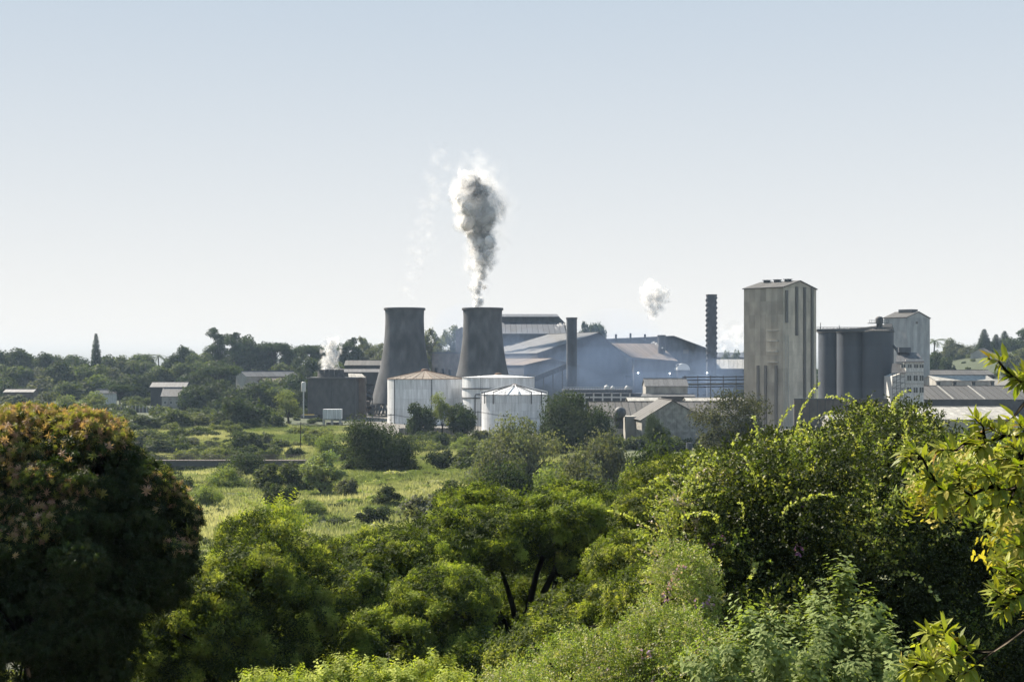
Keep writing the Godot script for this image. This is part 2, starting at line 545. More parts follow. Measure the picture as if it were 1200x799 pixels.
func concrete_silo(label: String, where: Vector3, turn: float, w: float, l: float, eave: float, ridge: float, mats: Array, roof: Array, big: bool) -> void:
	# gable end on +z, w wide; the long side l runs back along -z on its -x side
	var o := thing("silo_tower", label, "silo", where, turn)
	var b := MB.new()
	b.prism([Vector2(0, -3), Vector2(w, -3), Vector2(w, eave), Vector2(w * 0.5, ridge), Vector2(0, eave)], 0.0, -l)
	lump("wall", b, M.seam, o)
	var rows := 11 if big else 8
	for side in 2:   # cast panels on the two faces that show
		var n := 7
		for r in rows:
			for k in n:
				var y0 := lerpf(-3, eave, float(r) / rows)
				var y1 := lerpf(-3, eave, float(r + 1) / rows) - 0.03
				var p := MB.new()
				var proud := 0.10 + 0.02 * rng.randf()
				if side == 0:
					p.box(Vector3(w * (k + 0.5) / n, (y0 + y1) / 2, proud / 2), Vector3(w / n - 0.03, y1 - y0, proud))
				else:
					p.box(Vector3(-proud / 2, (y0 + y1) / 2, -l * (k + 0.5) / n), Vector3(proud, y1 - y0, l / n - 0.03))
				var tone := (float(k * 7 % 5) / 5.0 * 0.5 + rng.randf() * 0.5) * mats.size()
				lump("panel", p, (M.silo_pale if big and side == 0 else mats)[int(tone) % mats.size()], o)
	var top := MB.new()
	top.tri(Vector3(0, eave, 0.1), Vector3(w, eave, 0.1), Vector3(w * 0.5, ridge, 0.1))
	lump("gable_panel", top, mats[mats.size() - 1], o)
	for s in 2:
		var xe := -0.5 if s == 0 else w + 0.5
		var ea := Vector3(xe, eave + 0.15, -l - 0.5)
		var eb := Vector3(xe, eave + 0.15, 0.5)
		var ra := Vector3(w * 0.5, ridge + 0.35, -l - 0.5)
		var rb := Vector3(w * 0.5, ridge + 0.35, 0.5)
		if s == 0: roof_sheets(o, ea, eb, rb, ra, 6, roof, 0.4)
		else: roof_sheets(o, eb, ea, ra, rb, 6, roof, 0.4)
	if big:
		for k in 3:   # ridge ventilators
			var vz := -l * (0.25 + 0.27 * k)
			var vb := MB.new()
			vb.box(Vector3(w * 0.44, ridge + 0.3, vz), Vector3(2.0, 1.0, 2.0))
			var vo := lump("roof_ventilator", vb, M.dark_steel, o)
			var cap := MB.new()
			cap.box(Vector3(w * 0.44, ridge + 0.9, vz), Vector3(2.7, 0.25, 2.7))
			lump("cap", cap, M.dark_steel, vo)
		for q in [[0.08, 0.72, 0.94], [0.38, 0.66, 1.0], [0.62, -1.0, 1.0], [0.85, -1.0, 1.0]]:   # tall ribs and chutes on the gable face
			var p := MB.new()
			p.box(Vector3(w * q[0], lerpf(eave * maxf(q[1], -0.04), eave + 0.5, 0.5), 0.45), Vector3(1.15, eave * (q[2] - maxf(q[1], -0.04)) + 0.5, 0.8))
			lump("chute", p, M.dark_strip, o)
		for q in [0.62, 0.43, 0.16]:
			var p := MB.new()
			p.box(Vector3(-0.4, eave * 0.21, -l * q), Vector3(0.8, eave * 0.42 + 3, 1.0))
			lump("chute", p, M.dark_strip, o)
		for k in 4:   # short ledges up the long side and a ladder cage by the corner
			var p := MB.new()
			p.box(Vector3(-0.35, eave * (0.47 + 0.075 * k), -l * 0.25), Vector3(0.6, 0.35, l * 0.28))
			lump("ledge", p, M.pale_concrete, o)
		var lad := MB.new()
		for s in [-0.9, 0.9]: lad.bar(Vector3(w * 0.07 + s, 0, 0.8), Vector3(w * 0.07 + s, eave * 0.66, 0.8), 0.16)
		for k in 40: lad.bar(Vector3(w * 0.07 - 0.9, eave * 0.66 * k / 40.0, 0.8), Vector3(w * 0.07 + 0.9, eave * 0.66 * k / 40.0, 0.8), 0.1)
		lump("ladder", lad, M.pale_concrete, o)
	else:
		var mon := MB.new()
		mon.box(Vector3(w * 0.5, ridge + 0.6, -l * 0.45), Vector3(5.5, 1.6, l * 0.6))
		lump("roof_monitor", mon, M.dark_steel, o)
		for q in [[0.35, 0.8], [0.42, 0.8]]:
			var p := MB.new()
			p.box(Vector3(-0.3, eave * 0.86, -l * (0.3 + q[0])), Vector3(0.5, eave * 0.13, 1.0))
			lump("louvre", p, M.dark_strip, o)
		var hole := MB.new()
		hole.box(Vector3(w * 0.42, eave * 0.95, 0.2), Vector3(1.6, 1.1, 0.3))
		lump("hatch", hole, M.dark_strip, o)


# ---------------------------------------------------------------- plants
func ball() -> Vector3:   # a random direction
	var p := Vector3(rng.randfn(), rng.randfn(), rng.randfn())
	return p.normalized() if p.length() > 0.01 else Vector3.UP


func clump_cloud(b: LB, c: Vector3, r: Vector3, count: int, size: float, col: Color, aspect := 0.6) -> void:   # leaves through the outer half of an ellipsoid
	for k in count:
		var d := ball()
		var p := c + d * r * pow(rng.randf(), 0.33)
		var n := (d + ball() * 0.9 + Vector3(0, 0.35, 0)).normalized()
		var t := n.cross(ball()).normalized()
		var f := 0.75 + 0.5 * rng.randf()
		var s := size * (0.7 + 0.6 * rng.randf())
		b.kite(p, t, n.cross(t), s, s * aspect, Color(col.r * f, col.g * f, col.b * f))


func limb(b: MB, from: Vector3, to: Vector3, r0: float, r1: float, sag := 0.15, sides := 6) -> void:
	var pts := []
	var rad := []
	var off := ball() * from.distance_to(to) * sag
	for k in 6:
		var t := k / 5.0
		pts.append(from.lerp(to, t) + off * sin(t * PI) + Vector3(0, from.distance_to(to) * 0.06 * sin(t * PI), 0))
		rad.append(lerpf(r0, r1, t))
	b.tube(pts, rad, sides)


func tree_proto(shape: String, h: float, w: float, col: Color, clumps: int, per: int, leaf: float) -> Node3D:   # a tree with trunk and crown, not yet in the scene
	var root := Node3D.new()
	var l := LB.new()
	var t := MB.new()
	var crown_low := h * 0.15
	if shape == "umbrella": crown_low = h * 0.62
	if shape == "tall": crown_low = h * 0.2
	if shape == "feather": crown_low = h * 0.1
	if shape == "bush": crown_low = h * 0.02
	if shape == "young": crown_low = h * 0.36
	var mid := Vector3(0, (crown_low + h) / 2, 0)
	var rad := Vector3(w / 2, (h - crown_low) / 2, w / 2)
	if shape == "conifer":
		t.tube([Vector3(0, -0.5, 0), Vector3(0, h * 0.5, 0), Vector3(0, h * 0.98, 0)], [w * 0.06, w * 0.04, 0.03], 7)
		var tiers := 22
		for k in tiers:
			var f := float(k) / tiers
			var y := lerpf(h * 0.1, h * 0.97, f)
			var rr := w * 0.5 * pow(1 - f, 0.6) * (0.85 + 0.3 * rng.randf()) + 0.05
			for s in 9:
				var a := TAU * (s + rng.randf() * 0.5) / 9 + k
				var e := Vector3(cos(a), 0.12, sin(a))
				for q in 7:
					var fq := (q + 1) / 7.0
					for z in 3:
						l.kite(Vector3(0, y, 0) + e * rr * fq + ball() * 0.2, (e + ball() * 0.7).normalized(), e.cross(ball()).normalized(), leaf * lerpf(2.4, 0.6, f), leaf * lerpf(1.3, 0.5, f), col * (0.8 + 0.4 * rng.randf()))
	elif shape == "palm":
		t.tube([Vector3(0, -0.5, 0), Vector3(0.2, h * 0.4, 0), Vector3(0, h * 0.82, 0)], [0.28, 0.2, 0.16], 7)
		for k in 20:
			var a := TAU * k / 20.0 + rng.randf()
			var up := lerpf(0.9, -0.5, rng.randf())
			var e := Vector3(cos(a), up, sin(a)).normalized()
			var p := Vector3(0, h * 0.82, 0)
			for q in 9:
				var step := e * w * 0.07
				for z in [-1, 1]:
					var side: Vector3 = e.cross(Vector3.UP).normalized() * z
					l.kite(p, (side + e * 0.5 + Vector3(0, -0.45, 0)).normalized(), e, leaf * 2.2 * (1.0 - absf(q - 4) * 0.12), leaf * 0.45, col * (0.8 + 0.4 * rng.randf()))
				p += step
				e = (e + Vector3(0, -0.13, 0)).normalized()
	else:
		var tr := w * 0.028 + 0.06
		var fork := Vector3(rng.randf_range(-0.3, 0.3), maxf(crown_low * 0.75, h * 0.06), rng.randf_range(-0.3, 0.3))
		t.tube([Vector3(0, -0.8, 0), fork * Vector3(0.3, 0.5, 0.3), fork], [tr * 1.5, tr * 1.1, tr], 8)
		var lobes := []
		for k in 5:
			var q := ball()
			lobes.append([Vector3(q.x * 0.45, q.y * 0.4 - (0.15 if k else -0.3), q.z * 0.45), rng.randf_range(0.42, 0.66)])
		for k in clumps:
			var a := k * 2.399963 + rng.randf() * 0.6
			var yy := 1.0 - 1.75 * (k + 0.5) / clumps
			if shape == "umbrella": yy = 0.75 - 0.9 * rng.randf()
			if shape == "bush": yy = 1.0 - 1.5 * (k + 0.5) / clumps
			var ring := sqrt(maxf(0.0, 1.0 - yy * yy))
			var e := Vector3(cos(a) * ring, yy, sin(a) * ring) * (0.75 + 0.25 * rng.randf())
			var lobe: Array = lobes[k % 5]
			e = lobe[0] + e * lobe[1]
			if shape == "umbrella":
				var rr := sqrt(rng.randf())
				e = Vector3(cos(a) * rr, yy * 0.5 + 0.3 * (1 - rr), sin(a) * rr) * 0.86
			if shape == "tall": e *= Vector3(0.8 + 0.35 * rng.randf(), 1.0, 0.8 + 0.35 * rng.randf())
			var c := mid + e * rad
			var cr := w * (0.2 if shape != "umbrella" else 0.19) * (0.5 + 0.9 * rng.randf())
			if shape == "tall" or shape == "feather": cr *= 0.72
			var tone := 0.8 + 0.4 * rng.randf()
			clump_cloud(l, c, Vector3(cr, cr * (0.8 if shape != "umbrella" else 0.5), cr), per, leaf, Color(col.r * tone * (0.95 + 0.15 * rng.randf()), col.g * tone, col.b * tone))
			if shape == "feather" or shape == "tall" or shape == "umbrella" or k % 4 == 0:
				limb(t, fork, c.lerp(fork, 0.15), tr * 0.4, 0.02, 0.1, 5)
	piece("trunk", t.mesh(), M.bark, root)
	piece("crown", l.mesh(), M.leaf, root, Vector3.ZERO, "stuff")
	var top := 0.0
	var wide := 0.0
	for k in range(2, l.v.size(), 12):
		var q := l.v[k]
		top = maxf(top, q.y)
		wide = maxf(wide, Vector2(q.x, q.z).length())
	root.set_meta("size", Vector2(top * 0.985, lerpf(w, wide * 2.0, 0.75)))
	return root


func plant(proto: Node3D, called: String, label: String, category: String, px: float, top_py: float, w_px: float, d: float, group := "") -> Node3D:
	var g := ground_at(px, d)
	var size: Vector2 = proto.get_meta("size")
	var h := maxf(CAM + (HZ - top_py) / F * d - g.y, 1.0)
	var w := w_px / F * d
	if (called.ends_with("tree") and not called.begins_with("flat")) and h < w * 0.75:
		g.y -= w * 0.75 - h
		h = w * 0.75
	var o: Node3D = proto.duplicate()
	o.name = numbered(called)
	add_child(o)
	o.remove_meta("size")
	o.position = g
	o.rotation.y = rng.randf() * TAU
	o.scale = Vector3(w / size.y, h / size.x, w / size.y)
	tag(o, label, category, group)
	return o


func scatter(called: String, parent: Node, me: Mesh, m: Material, where: Array, tint: Array, kind := "stuff") -> MultiMeshInstance3D:
	var mm := MultiMesh.new()
	mm.transform_format = MultiMesh.TRANSFORM_3D
	mm.use_colors = true
	mm.mesh = me
	mm.instance_count = where.size()
	for k in where.size():
		mm.set_instance_transform(k, where[k])
		mm.set_instance_color(k, tint[k])
	var o := MultiMeshInstance3D.new()
	o.multimesh = mm
	o.material_override = m
	o.name = called if parent != self else numbered(called)
	parent.add_child(o, true)
	if kind: o.set_meta("kind", kind)
	return o


func grow(up: Vector3, s: float, o: Vector3) -> Transform3D:   # a sprig whose own y axis points along up, turned at random
	var y := up.normalized()
	var x := y.cross(ball()).normalized()
	return Transform3D(Basis(x * s, y * s, x.cross(y) * s), o)


func rosette() -> Mesh:   # long drooping leaves round a shoot tip
	var l := LB.new()
	for k in 15:
		var a := k * 2.399963
		var f := k / 15.0
		var e := Vector3(cos(a), lerpf(-0.9, 0.7, f), sin(a)).normalized()
		l.leaf(Vector3(0, f * 0.08, 0), e, e.cross(Vector3.UP).normalized(), lerpf(0.24, 0.14, f), 0.05, 0.35 * (1 - f), Color(1, 1, 1) * lerpf(0.85, 1.1, rng.randf()))
	return l.mesh()


func feather_spray() -> Mesh:   # a twig of fine pinnate leaves
	var l := LB.new()
	for k in 5:
		var a := k * 2.399963
		var e := Vector3(cos(a) * 0.9, 0.5, sin(a) * 0.9).normalized()
		var side := e.cross(Vector3.UP).normalized()
		var p := Vector3(0, 0.05 * k, 0)
		for q in 5:
			p += e * 0.07
			e = (e + Vector3(0, -0.11, 0)).normalized()
			for z in [-1, 1]:
				l.kite(p, (side * z + e * 0.5 + ball() * 0.5).normalized(), (e + ball() * 0.5).normalized(), 0.13, 0.07, Color(1, 1, 1) * lerpf(0.8, 1.15, rng.randf()))
	return l.mesh()


func vine_spray() -> Mesh:   # an arching shoot with small oval leaves
	var l := LB.new()
	var p := Vector3.ZERO
	var e := Vector3(0.15, 1, 0).normalized()
	for k in 16:
		p += e * 0.03
		e = (e + Vector3(0.07, -0.05, 0.0)).normalized()
		var o := (ball() + e * 0.6).normalized()
		l.kite(p, o, o.cross(ball()).normalized(), 0.05 + 0.02 * rng.randf(), 0.036, Color(1, 1, 1) * lerpf(0.8, 1.2, rng.randf()))
	return l.mesh()


func broad_spray() -> Mesh:   # a shoot with leaves set along it
	var l := LB.new()
	for k in 13:
		var a := k * 2.399963
		var e := Vector3(cos(a), 0.35, sin(a)).normalized()
		l.leaf(Vector3(0, 0.028 * k, 0), e, e.cross(Vector3.UP).normalized(), lerpf(0.12, 0.06, k / 13.0), 0.045, 0.3, Color(1, 1, 1) * lerpf(0.85, 1.15, rng.randf()))
	return l.mesh()


func tuft() -> Mesh:   # a tussock of grass blades
	var l := LB.new()
	for k in 22:
		var a := rng.randf() * TAU
		var o := Vector3(cos(a), 0, sin(a)) * sqrt(rng.randf()) * 0.75
		var e := (Vector3(0, 1, 0) + o * 0.5 + ball() * 0.25).normalized()
		l.kite(o, e, e.cross(ball()).normalized(), 0.5 + 0.5 * rng.randf(), 0.10, Color(1, 1, 1) * lerpf(0.8, 1.15, rng.randf()))
	return l.mesh()


func undergrowth_mesh() -> Mesh:
	var l := LB.new()
	for k in 7:
		var a := k * 2.4
		clump_cloud(l, Vector3(cos(a) * 0.8, 0.6 + 0.4 * rng.randf(), sin(a) * 0.8) * (0.4 + 0.6 * rng.randf()), Vector3(0.75, 0.6, 0.75), 110, 0.36, Color(1, 1, 1) * (0.8 + 0.4 * rng.randf()))
	return l.mesh()


func hull_sprigs(lumps: Array, density: float, depth: float, size: float, droop: float, cols: Array, where: Array, tint: Array, keep_low := -99.0) -> void:
	# sprigs through the outer shell of overlapping lumps [centre, radii]; cols is a list of colours
	for q in lumps:
		var c: Vector3 = q[0]
		var r: Vector3 = q[1]
		var area := 4.0 * PI * pow((pow(r.x * r.y, 1.6) + pow(r.x * r.z, 1.6) + pow(r.y * r.z, 1.6)) / 3.0, 1.0 / 1.6)
		var tone := 0.8 + 0.4 * rng.randf()
		for k in int(area * density):
			var d := ball()
			var f := 1.0 - depth * pow(rng.randf(), 1.5)
			var p := c + d * r * f
			var hidden := false
			for z in lumps:
				if z != q and ((p - z[0]) / z[1]).length() < 1.0 - depth * 1.05:
					hidden = true
					break
			if hidden or p.y < keep_low: continue
			var n := (d / r).normalized()
			where.append(grow(n + ball() * 0.7 + Vector3(0, -droop, 0), size * (0.75 + 0.5 * rng.randf()), p))
			var col: Color = cols[rng.randi() % cols.size()]
			var v := tone * (0.8 + 0.4 * rng.randf())
			tint.append(Color(col.r * v, col.g * v, col.b * v))


# ---------------------------------------------------------------- smoke
func plume(called: String, label: String, path: Array, d: float, alpha: float, puffs: int, per: int, solid := true, tone := Color(0.96, 0.955, 0.95)) -> void:
	# path: [px, py, radius in px] along the axis; soft round flakes of vapour gathered into puffs
	var o := thing(called, label, "smoke", at(path[0][0], path[0][1], d), 0.0, "", "stuff")
	var v := PackedVector3Array()
	var nn := PackedVector3Array()
	var c := PackedColorArray()
	var ix := PackedInt32Array()
	var core := MB.new()
	for k in puffs:
		var t := (k + 0.5) / puffs * (path.size() - 1)
		var j := mini(int(t), path.size() - 2)
		var f := t - j
		var r := lerpf(path[j][2], path[j + 1][2], f) * d / F
		var pc := at(lerpf(path[j][0], path[j + 1][0], f), lerpf(path[j][1], path[j + 1][1], f), d) - o.position + ball() * r * 0.7 * sqrt(rng.randf())
		var pr := r * rng.randf_range(0.26, 0.52)
		if solid and rng.randf() < 0.24 and k < puffs * 0.93:   # the dense heart of the puff, lumpy all over
			var k0 := core.v.size()
			for la in 11:
				for lo in 18:
					var e := Vector3(sin(PI * la / 10.0) * cos(TAU * lo / 18), cos(PI * la / 10.0), sin(PI * la / 10.0) * sin(TAU * lo / 18))
					var g := pc + e * pr
					var h := 0.8 + 0.55 * patch.get_noise_3dv(g * (10.0 / pr)) + 0.3 * patch.get_noise_3dv(g * (28.0 / pr))
					core.v.append(pc + e * pr * h * 0.82)
					core.n.append(e)
			for la in 10:
				for lo in 18:
					var q := k0 + la * 18 + lo
					var q2 := k0 + la * 18 + (lo + 1) % 18
					core.i.append_array([q, q + 18, q2, q2, q + 18, q2 + 18])
		for z in per:
			var dir := ball()
			var p := pc + dir * pr * rng.randf_range(0.5, 1.2) if solid else pc + dir * pr * sqrt(rng.randf()) * 1.3
			var x := (dir + ball() * 0.9).normalized()
			var sn := (dir + ball() * 0.3).normalized()
			if x.dot(sn) < 0.0: x = -x
			var u := x.cross(ball()).normalized()
			var w := x.cross(u)
			var s := pr * (rng.randf_range(0.5, 0.95) if solid else rng.randf_range(0.6, 1.1))
			var k0 := v.size()
			v.append(p)
			for q in 9: nn.append(sn)
			c.append(Color(tone.r, tone.g, tone.b, alpha * rng.randf_range(0.6, 1.4)))
			for q in 8:
				var a := TAU * q / 8
				v.append(p + (u * cos(a) + w * sin(a)) * s * rng.randf_range(0.8, 1.2))
				c.append(Color(tone.r, tone.g, tone.b, 0.0))
			for q in 8:
				ix.append_array([k0, k0 + 1 + (q + 1) % 8, k0 + 1 + q])
	var arr := []
	arr.resize(Mesh.ARRAY_MAX)
	arr[Mesh.ARRAY_VERTEX] = v
	arr[Mesh.ARRAY_NORMAL] = nn
	arr[Mesh.ARRAY_COLOR] = c
	arr[Mesh.ARRAY_INDEX] = ix
	var me := ArrayMesh.new()
	me.add_surface_from_arrays(Mesh.PRIMITIVE_TRIANGLES, arr)
	piece("vapour", me, M.vapour, o, Vector3.ZERO, "stuff")
	if solid:
		piece("billow", core.mesh(), M.billow, o, Vector3.ZERO, "stuff")


# ================================================================ the scene
func _ready() -> void:
	rng.seed = 20240611
	bump.seed = 5
	bump.frequency = 0.02
	patch.seed = 9
	patch.frequency = 0.03
	patch.fractal_octaves = 4

	# camera
	var cam := Camera3D.new()
	cam.name = "camera"
	cam.projection = Camera3D.PROJECTION_FRUSTUM
	cam.near = 0.5
	cam.far = 9000.0
	cam.size = 2.0 * 399.5 / F * cam.near
	cam.frustum_offset = Vector2(0, (HZ - 399.5) / F * cam.near)
	cam.position = Vector3(0, CAM, 0)
	add_child(cam)
	cam.current = true

	# sky, sun, air
	var env := Environment.new()
	env.background_mode = Environment.BG_SKY
	var sky := Sky.new()
	var sm := ProceduralSkyMaterial.new()
	sm.sky_top_color = Color(0.53, 0.665, 0.79)
	sm.sky_horizon_color = Color(0.965, 0.955, 0.935)
	sm.sky_curve = 0.2
	sm.ground_bottom_color = Color(0.25, 0.27, 0.2)
	sm.ground_horizon_color = Color(0.6, 0.62, 0.6)
	sm.sun_angle_max = 5.0
	sky.sky_material = sm
	env.sky = sky
	env.background_energy_multiplier = 0.455
	env.tonemap_mode = Environment.TONE_MAPPER_LINEAR
	env.tonemap_exposure = 2.4
	env.fog_enabled = true
	env.fog_density = 0.00009
	env.fog_light_color = Color(0.80, 0.90, 1.0)
	env.volumetric_fog_enabled = true
	env.volumetric_fog_density = 0.0
	env.sdfgi_enabled = true
	env.ssao_enabled = true
	env.ssil_enabled = true
	var we := WorldEnvironment.new()
	we.name = "environment"
	we.environment = env
	add_child(we)
	var sun := DirectionalLight3D.new()
	sun.name = "sun"
	sun.light_energy = 1.6
	sun.light_color = Color(1.0, 0.955, 0.885)
	sun.light_angular_distance = 0.5
	sun.shadow_enabled = true
	var el := deg_to_rad(44.0)
	var az := deg_to_rad(46.0)   # the sun stands behind the mill, to one side
	add_child(sun)
	sun.look_at_from_position(Vector3(-sin(az) * cos(el), sin(el), -cos(az) * cos(el)) * 100.0, Vector3.ZERO)

	build_materials()
	build_ground()
	build_mill()
	build_silos()
	build_sheds()
	build_tanks()
	power_line()
	build_village()
	build_bridge()
	build_smoke()
	build_trees()
	build_meadow()
	build_near()


func build_materials() -> void:
	var fine := noise_tex(0.03, 0.62, 1.0, 11, 5, 0.9)
	var streak := noise_tex(0.012, 0.78, 1.0, 12, 3, 0.9)
	var blotch := noise_tex(0.008, 0.72, 1.0, 13, 5, 0.7)
	mat("tower", Color(0.125, 0.13, 0.142), 0.9, noise_tex(0.012, 0.55, 1.0, 21, 5, 0.8), Vector3(0.03, 0.012, 0.03))
	mat("concrete_rim", Color(0.1, 0.1, 0.105), 0.9, fine, Vector3(0.2, 0.2, 0.2))
	mat("tank_seam", Color(0.22, 0.22, 0.22), 0.8)
	mat("rust", Color(0.22, 0.13, 0.08), 0.9, fine, Vector3(0.3, 0.3, 0.3))
	mat("dark_steel", Color(0.06, 0.062, 0.065), 0.7)
	mat("dark_strip", Color(0.12, 0.113, 0.102), 0.8)
	mat("pale_concrete", Color(0.55, 0.54, 0.5), 0.85, fine, Vector3(0.2, 0.2, 0.2))
	mat("seam", Color(0.2, 0.195, 0.18), 0.9)
	mat("frame", Color(0.5, 0.5, 0.48), 0.6)
	mat("white_steel", Color(0.72, 0.72, 0.7), 0.5, fine, Vector3(0.3, 0.3, 0.3))
	mat("bark", Color(0.09, 0.07, 0.055), 0.95, fine, Vector3(1.5, 0.5, 1.5))
	mat("pale_bark", Color(0.34, 0.30, 0.24), 0.9, fine, Vector3(6, 3, 6))
	var glass := mat("glass", Color(0.03, 0.035, 0.04), 0.15)
	glass.metallic_specular = 0.6
	shades("tank_white", Color(0.76, 0.77, 0.785), 5, 0.09, 0.6, streak, Vector3(0.16, 0.012, 0.16))
	shades("tank_roof", Color(0.30, 0.25, 0.20), 3, 0.15, 0.8, fine, Vector3(0.2, 0.2, 0.2))
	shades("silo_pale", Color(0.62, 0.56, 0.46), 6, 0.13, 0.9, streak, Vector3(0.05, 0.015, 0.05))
	shades("silo_concrete", Color(0.42, 0.375, 0.305), 6, 0.2, 0.9, streak, Vector3(0.05, 0.015, 0.05))
	shades("silo_blue", Color(0.40, 0.415, 0.41), 4, 0.1, 0.85, streak, Vector3(0.05, 0.015, 0.05))
	shades("silo_steel", Color(0.065, 0.078, 0.1), 3, 0.06, 0.65, streak, Vector3(0.03, 0.006, 0.03))
	shades("roof_grey", Color(0.135, 0.136, 0.142), 4, 0.12, 0.65, fine, Vector3(0.06, 0.06, 0.06))
	shades("roof_dark", Color(0.10, 0.095, 0.09), 4, 0.15, 0.75, fine, Vector3(0.08, 0.08, 0.08))
	shades("roof_pale", Color(0.40, 0.385, 0.35), 4, 0.12, 0.7, blotch, Vector3(0.1, 0.1, 0.1))
	shades("roof_brown", Color(0.19, 0.15, 0.125), 4, 0.2, 0.8, fine, Vector3(0.08, 0.08, 0.08))
	shades("roof_blue", Color(0.09, 0.103, 0.13), 4, 0.1, 0.7, fine, Vector3(0.06, 0.06, 0.06))
	mat("wall_dark", Color(0.06, 0.06, 0.064), 0.85, streak, Vector3(0.04, 0.02, 0.04))
	mat("wall_cell", Color(0.085, 0.085, 0.088), 0.85, streak, Vector3(0.05, 0.03, 0.05))
	mat("wall_blue", Color(0.085, 0.095, 0.115), 0.85, streak, Vector3(0.06, 0.02, 0.06))
	mat("wall_pale", Color(0.42, 0.40, 0.36), 0.85, streak, Vector3(0.04, 0.02, 0.04))
	mat("wall_white", Color(0.68, 0.67, 0.64), 0.85, streak, Vector3(0.2, 0.08, 0.2))
	mat("wall_brown", Color(0.16, 0.13, 0.11), 0.9, streak, Vector3(0.05, 0.03, 0.05))
	var lg := mat("lamp_glow", Color(1, 0.97, 0.9), 0.4)
	lg.emission_enabled = true
	lg.emission = Color(1, 0.97, 0.9)
	lg.emission_energy_multiplier = 6.0
	mat("yellow", Color(0.55, 0.38, 0.04), 0.7)
	leaf_mat("leaf", 0.65, 0.95, 0.2)
	leaf_mat("gloss_leaf", 0.5, 0.9, 0.28)
	leaf_mat("vapour", 1.0, 1.0, 0.0)
	M.vapour.albedo_color = Color(1, 1, 1)
	M.vapour.backlight = Color(1, 1, 1)
	var bl := mat("billow", Color(0.95, 0.945, 0.94), 1.0)
	bl.metallic_specular = 0.0
	bl.backlight_enabled = true
	bl.backlight = Color(0.95, 0.94, 0.93)
	M.vapour.transparency = BaseMaterial3D.TRANSPARENCY_ALPHA
	leaf_mat("grass", 0.7, 1.0, 0.3)
	M.grass.backlight = Color(1.0, 0.98, 0.8)


func wall_poly(o: Node, called: String, poly: Array, d: float, deep: float, m: Material) -> MeshInstance3D:   # an outline [px, py] d metres off, extruded back
	var q := []
	for k in range(poly.size() - 1, -1, -1):
		var p := at(poly[k][0], poly[k][1], d)
		q.append(Vector2(p.x - o.position.x, p.y - o.position.y))
	var b := MB.new()
	b.prism(q, -d - o.position.z, -d - deep - o.position.z)
	return lump(called, b, m, o)


func chimney(label: String, px: float, w: float, top: float, d: float, m: Material, strakes: bool) -> void:
	var base := ground_at(px, d)
	base.y = 0.0
	var o := thing("chimney_stack", label, "chimney", base)
	var h := CAM + (HZ - top) / F * d
	var r := w * 0.5 * d / F
	var b := MB.new()
	var sec := 8
	for k in sec:   # flanged sections
		var c := MB.new()
		var y0 := -2.0 + (h + 2.0) * k / sec
		var y1 := -2.0 + (h + 2.0) * (k + 1) / sec
		c.ring([Vector2(r + 0.12, y0), Vector2(r + 0.12, y0 + 0.25), Vector2(r, y0 + 0.25), Vector2(r, y1)], 26)
		lump("section", c, m, o)
	b.ring([Vector2(r - 0.3, h - 4), Vector2(r - 0.3, h + 0.2), Vector2(r + 0.25, h + 0.2), Vector2(r + 0.25, h - 0.6)].slice(0), 26)
	lump("rim", b, M.dark_steel, o)
	if strakes:   # helical fins round the upper half
		for s in 3:
			var f := MB.new()
			for k in 60:
				var a0 := TAU * (s / 3.0 + k / 14.0)
				var a1 := TAU * (s / 3.0 + (k + 1) / 14.0)
				var y0 := lerpf(h * 0.42, h - 1, k / 60.0)
				var y1 := lerpf(h * 0.42, h - 1, (k + 1) / 60.0)
				var e0 := Vector3(sin(a0), 0, cos(a0))
				var e1 := Vector3(sin(a1), 0, cos(a1))
				f.slab(e0 * r + Vector3(0, y0, 0), e0 * (r + 0.5) + Vector3(0, y0, 0), e1 * (r + 0.5) + Vector3(0, y1, 0), e1 * r + Vector3(0, y1, 0), 0.25)
			lump("strake", f, m, o)
	else:
		var lad := MB.new()
		for s in [-0.4, 0.4]: lad.bar(Vector3(s, 0, r + 0.3), Vector3(s, h, r + 0.3), 0.1)
		for k in 30: lad.bar(Vector3(-0.4, h * k / 30.0, r + 0.3), Vector3(0.4, h * k / 30.0, r + 0.3), 0.08)
		lump("ladder", lad, M.dark_steel, o)


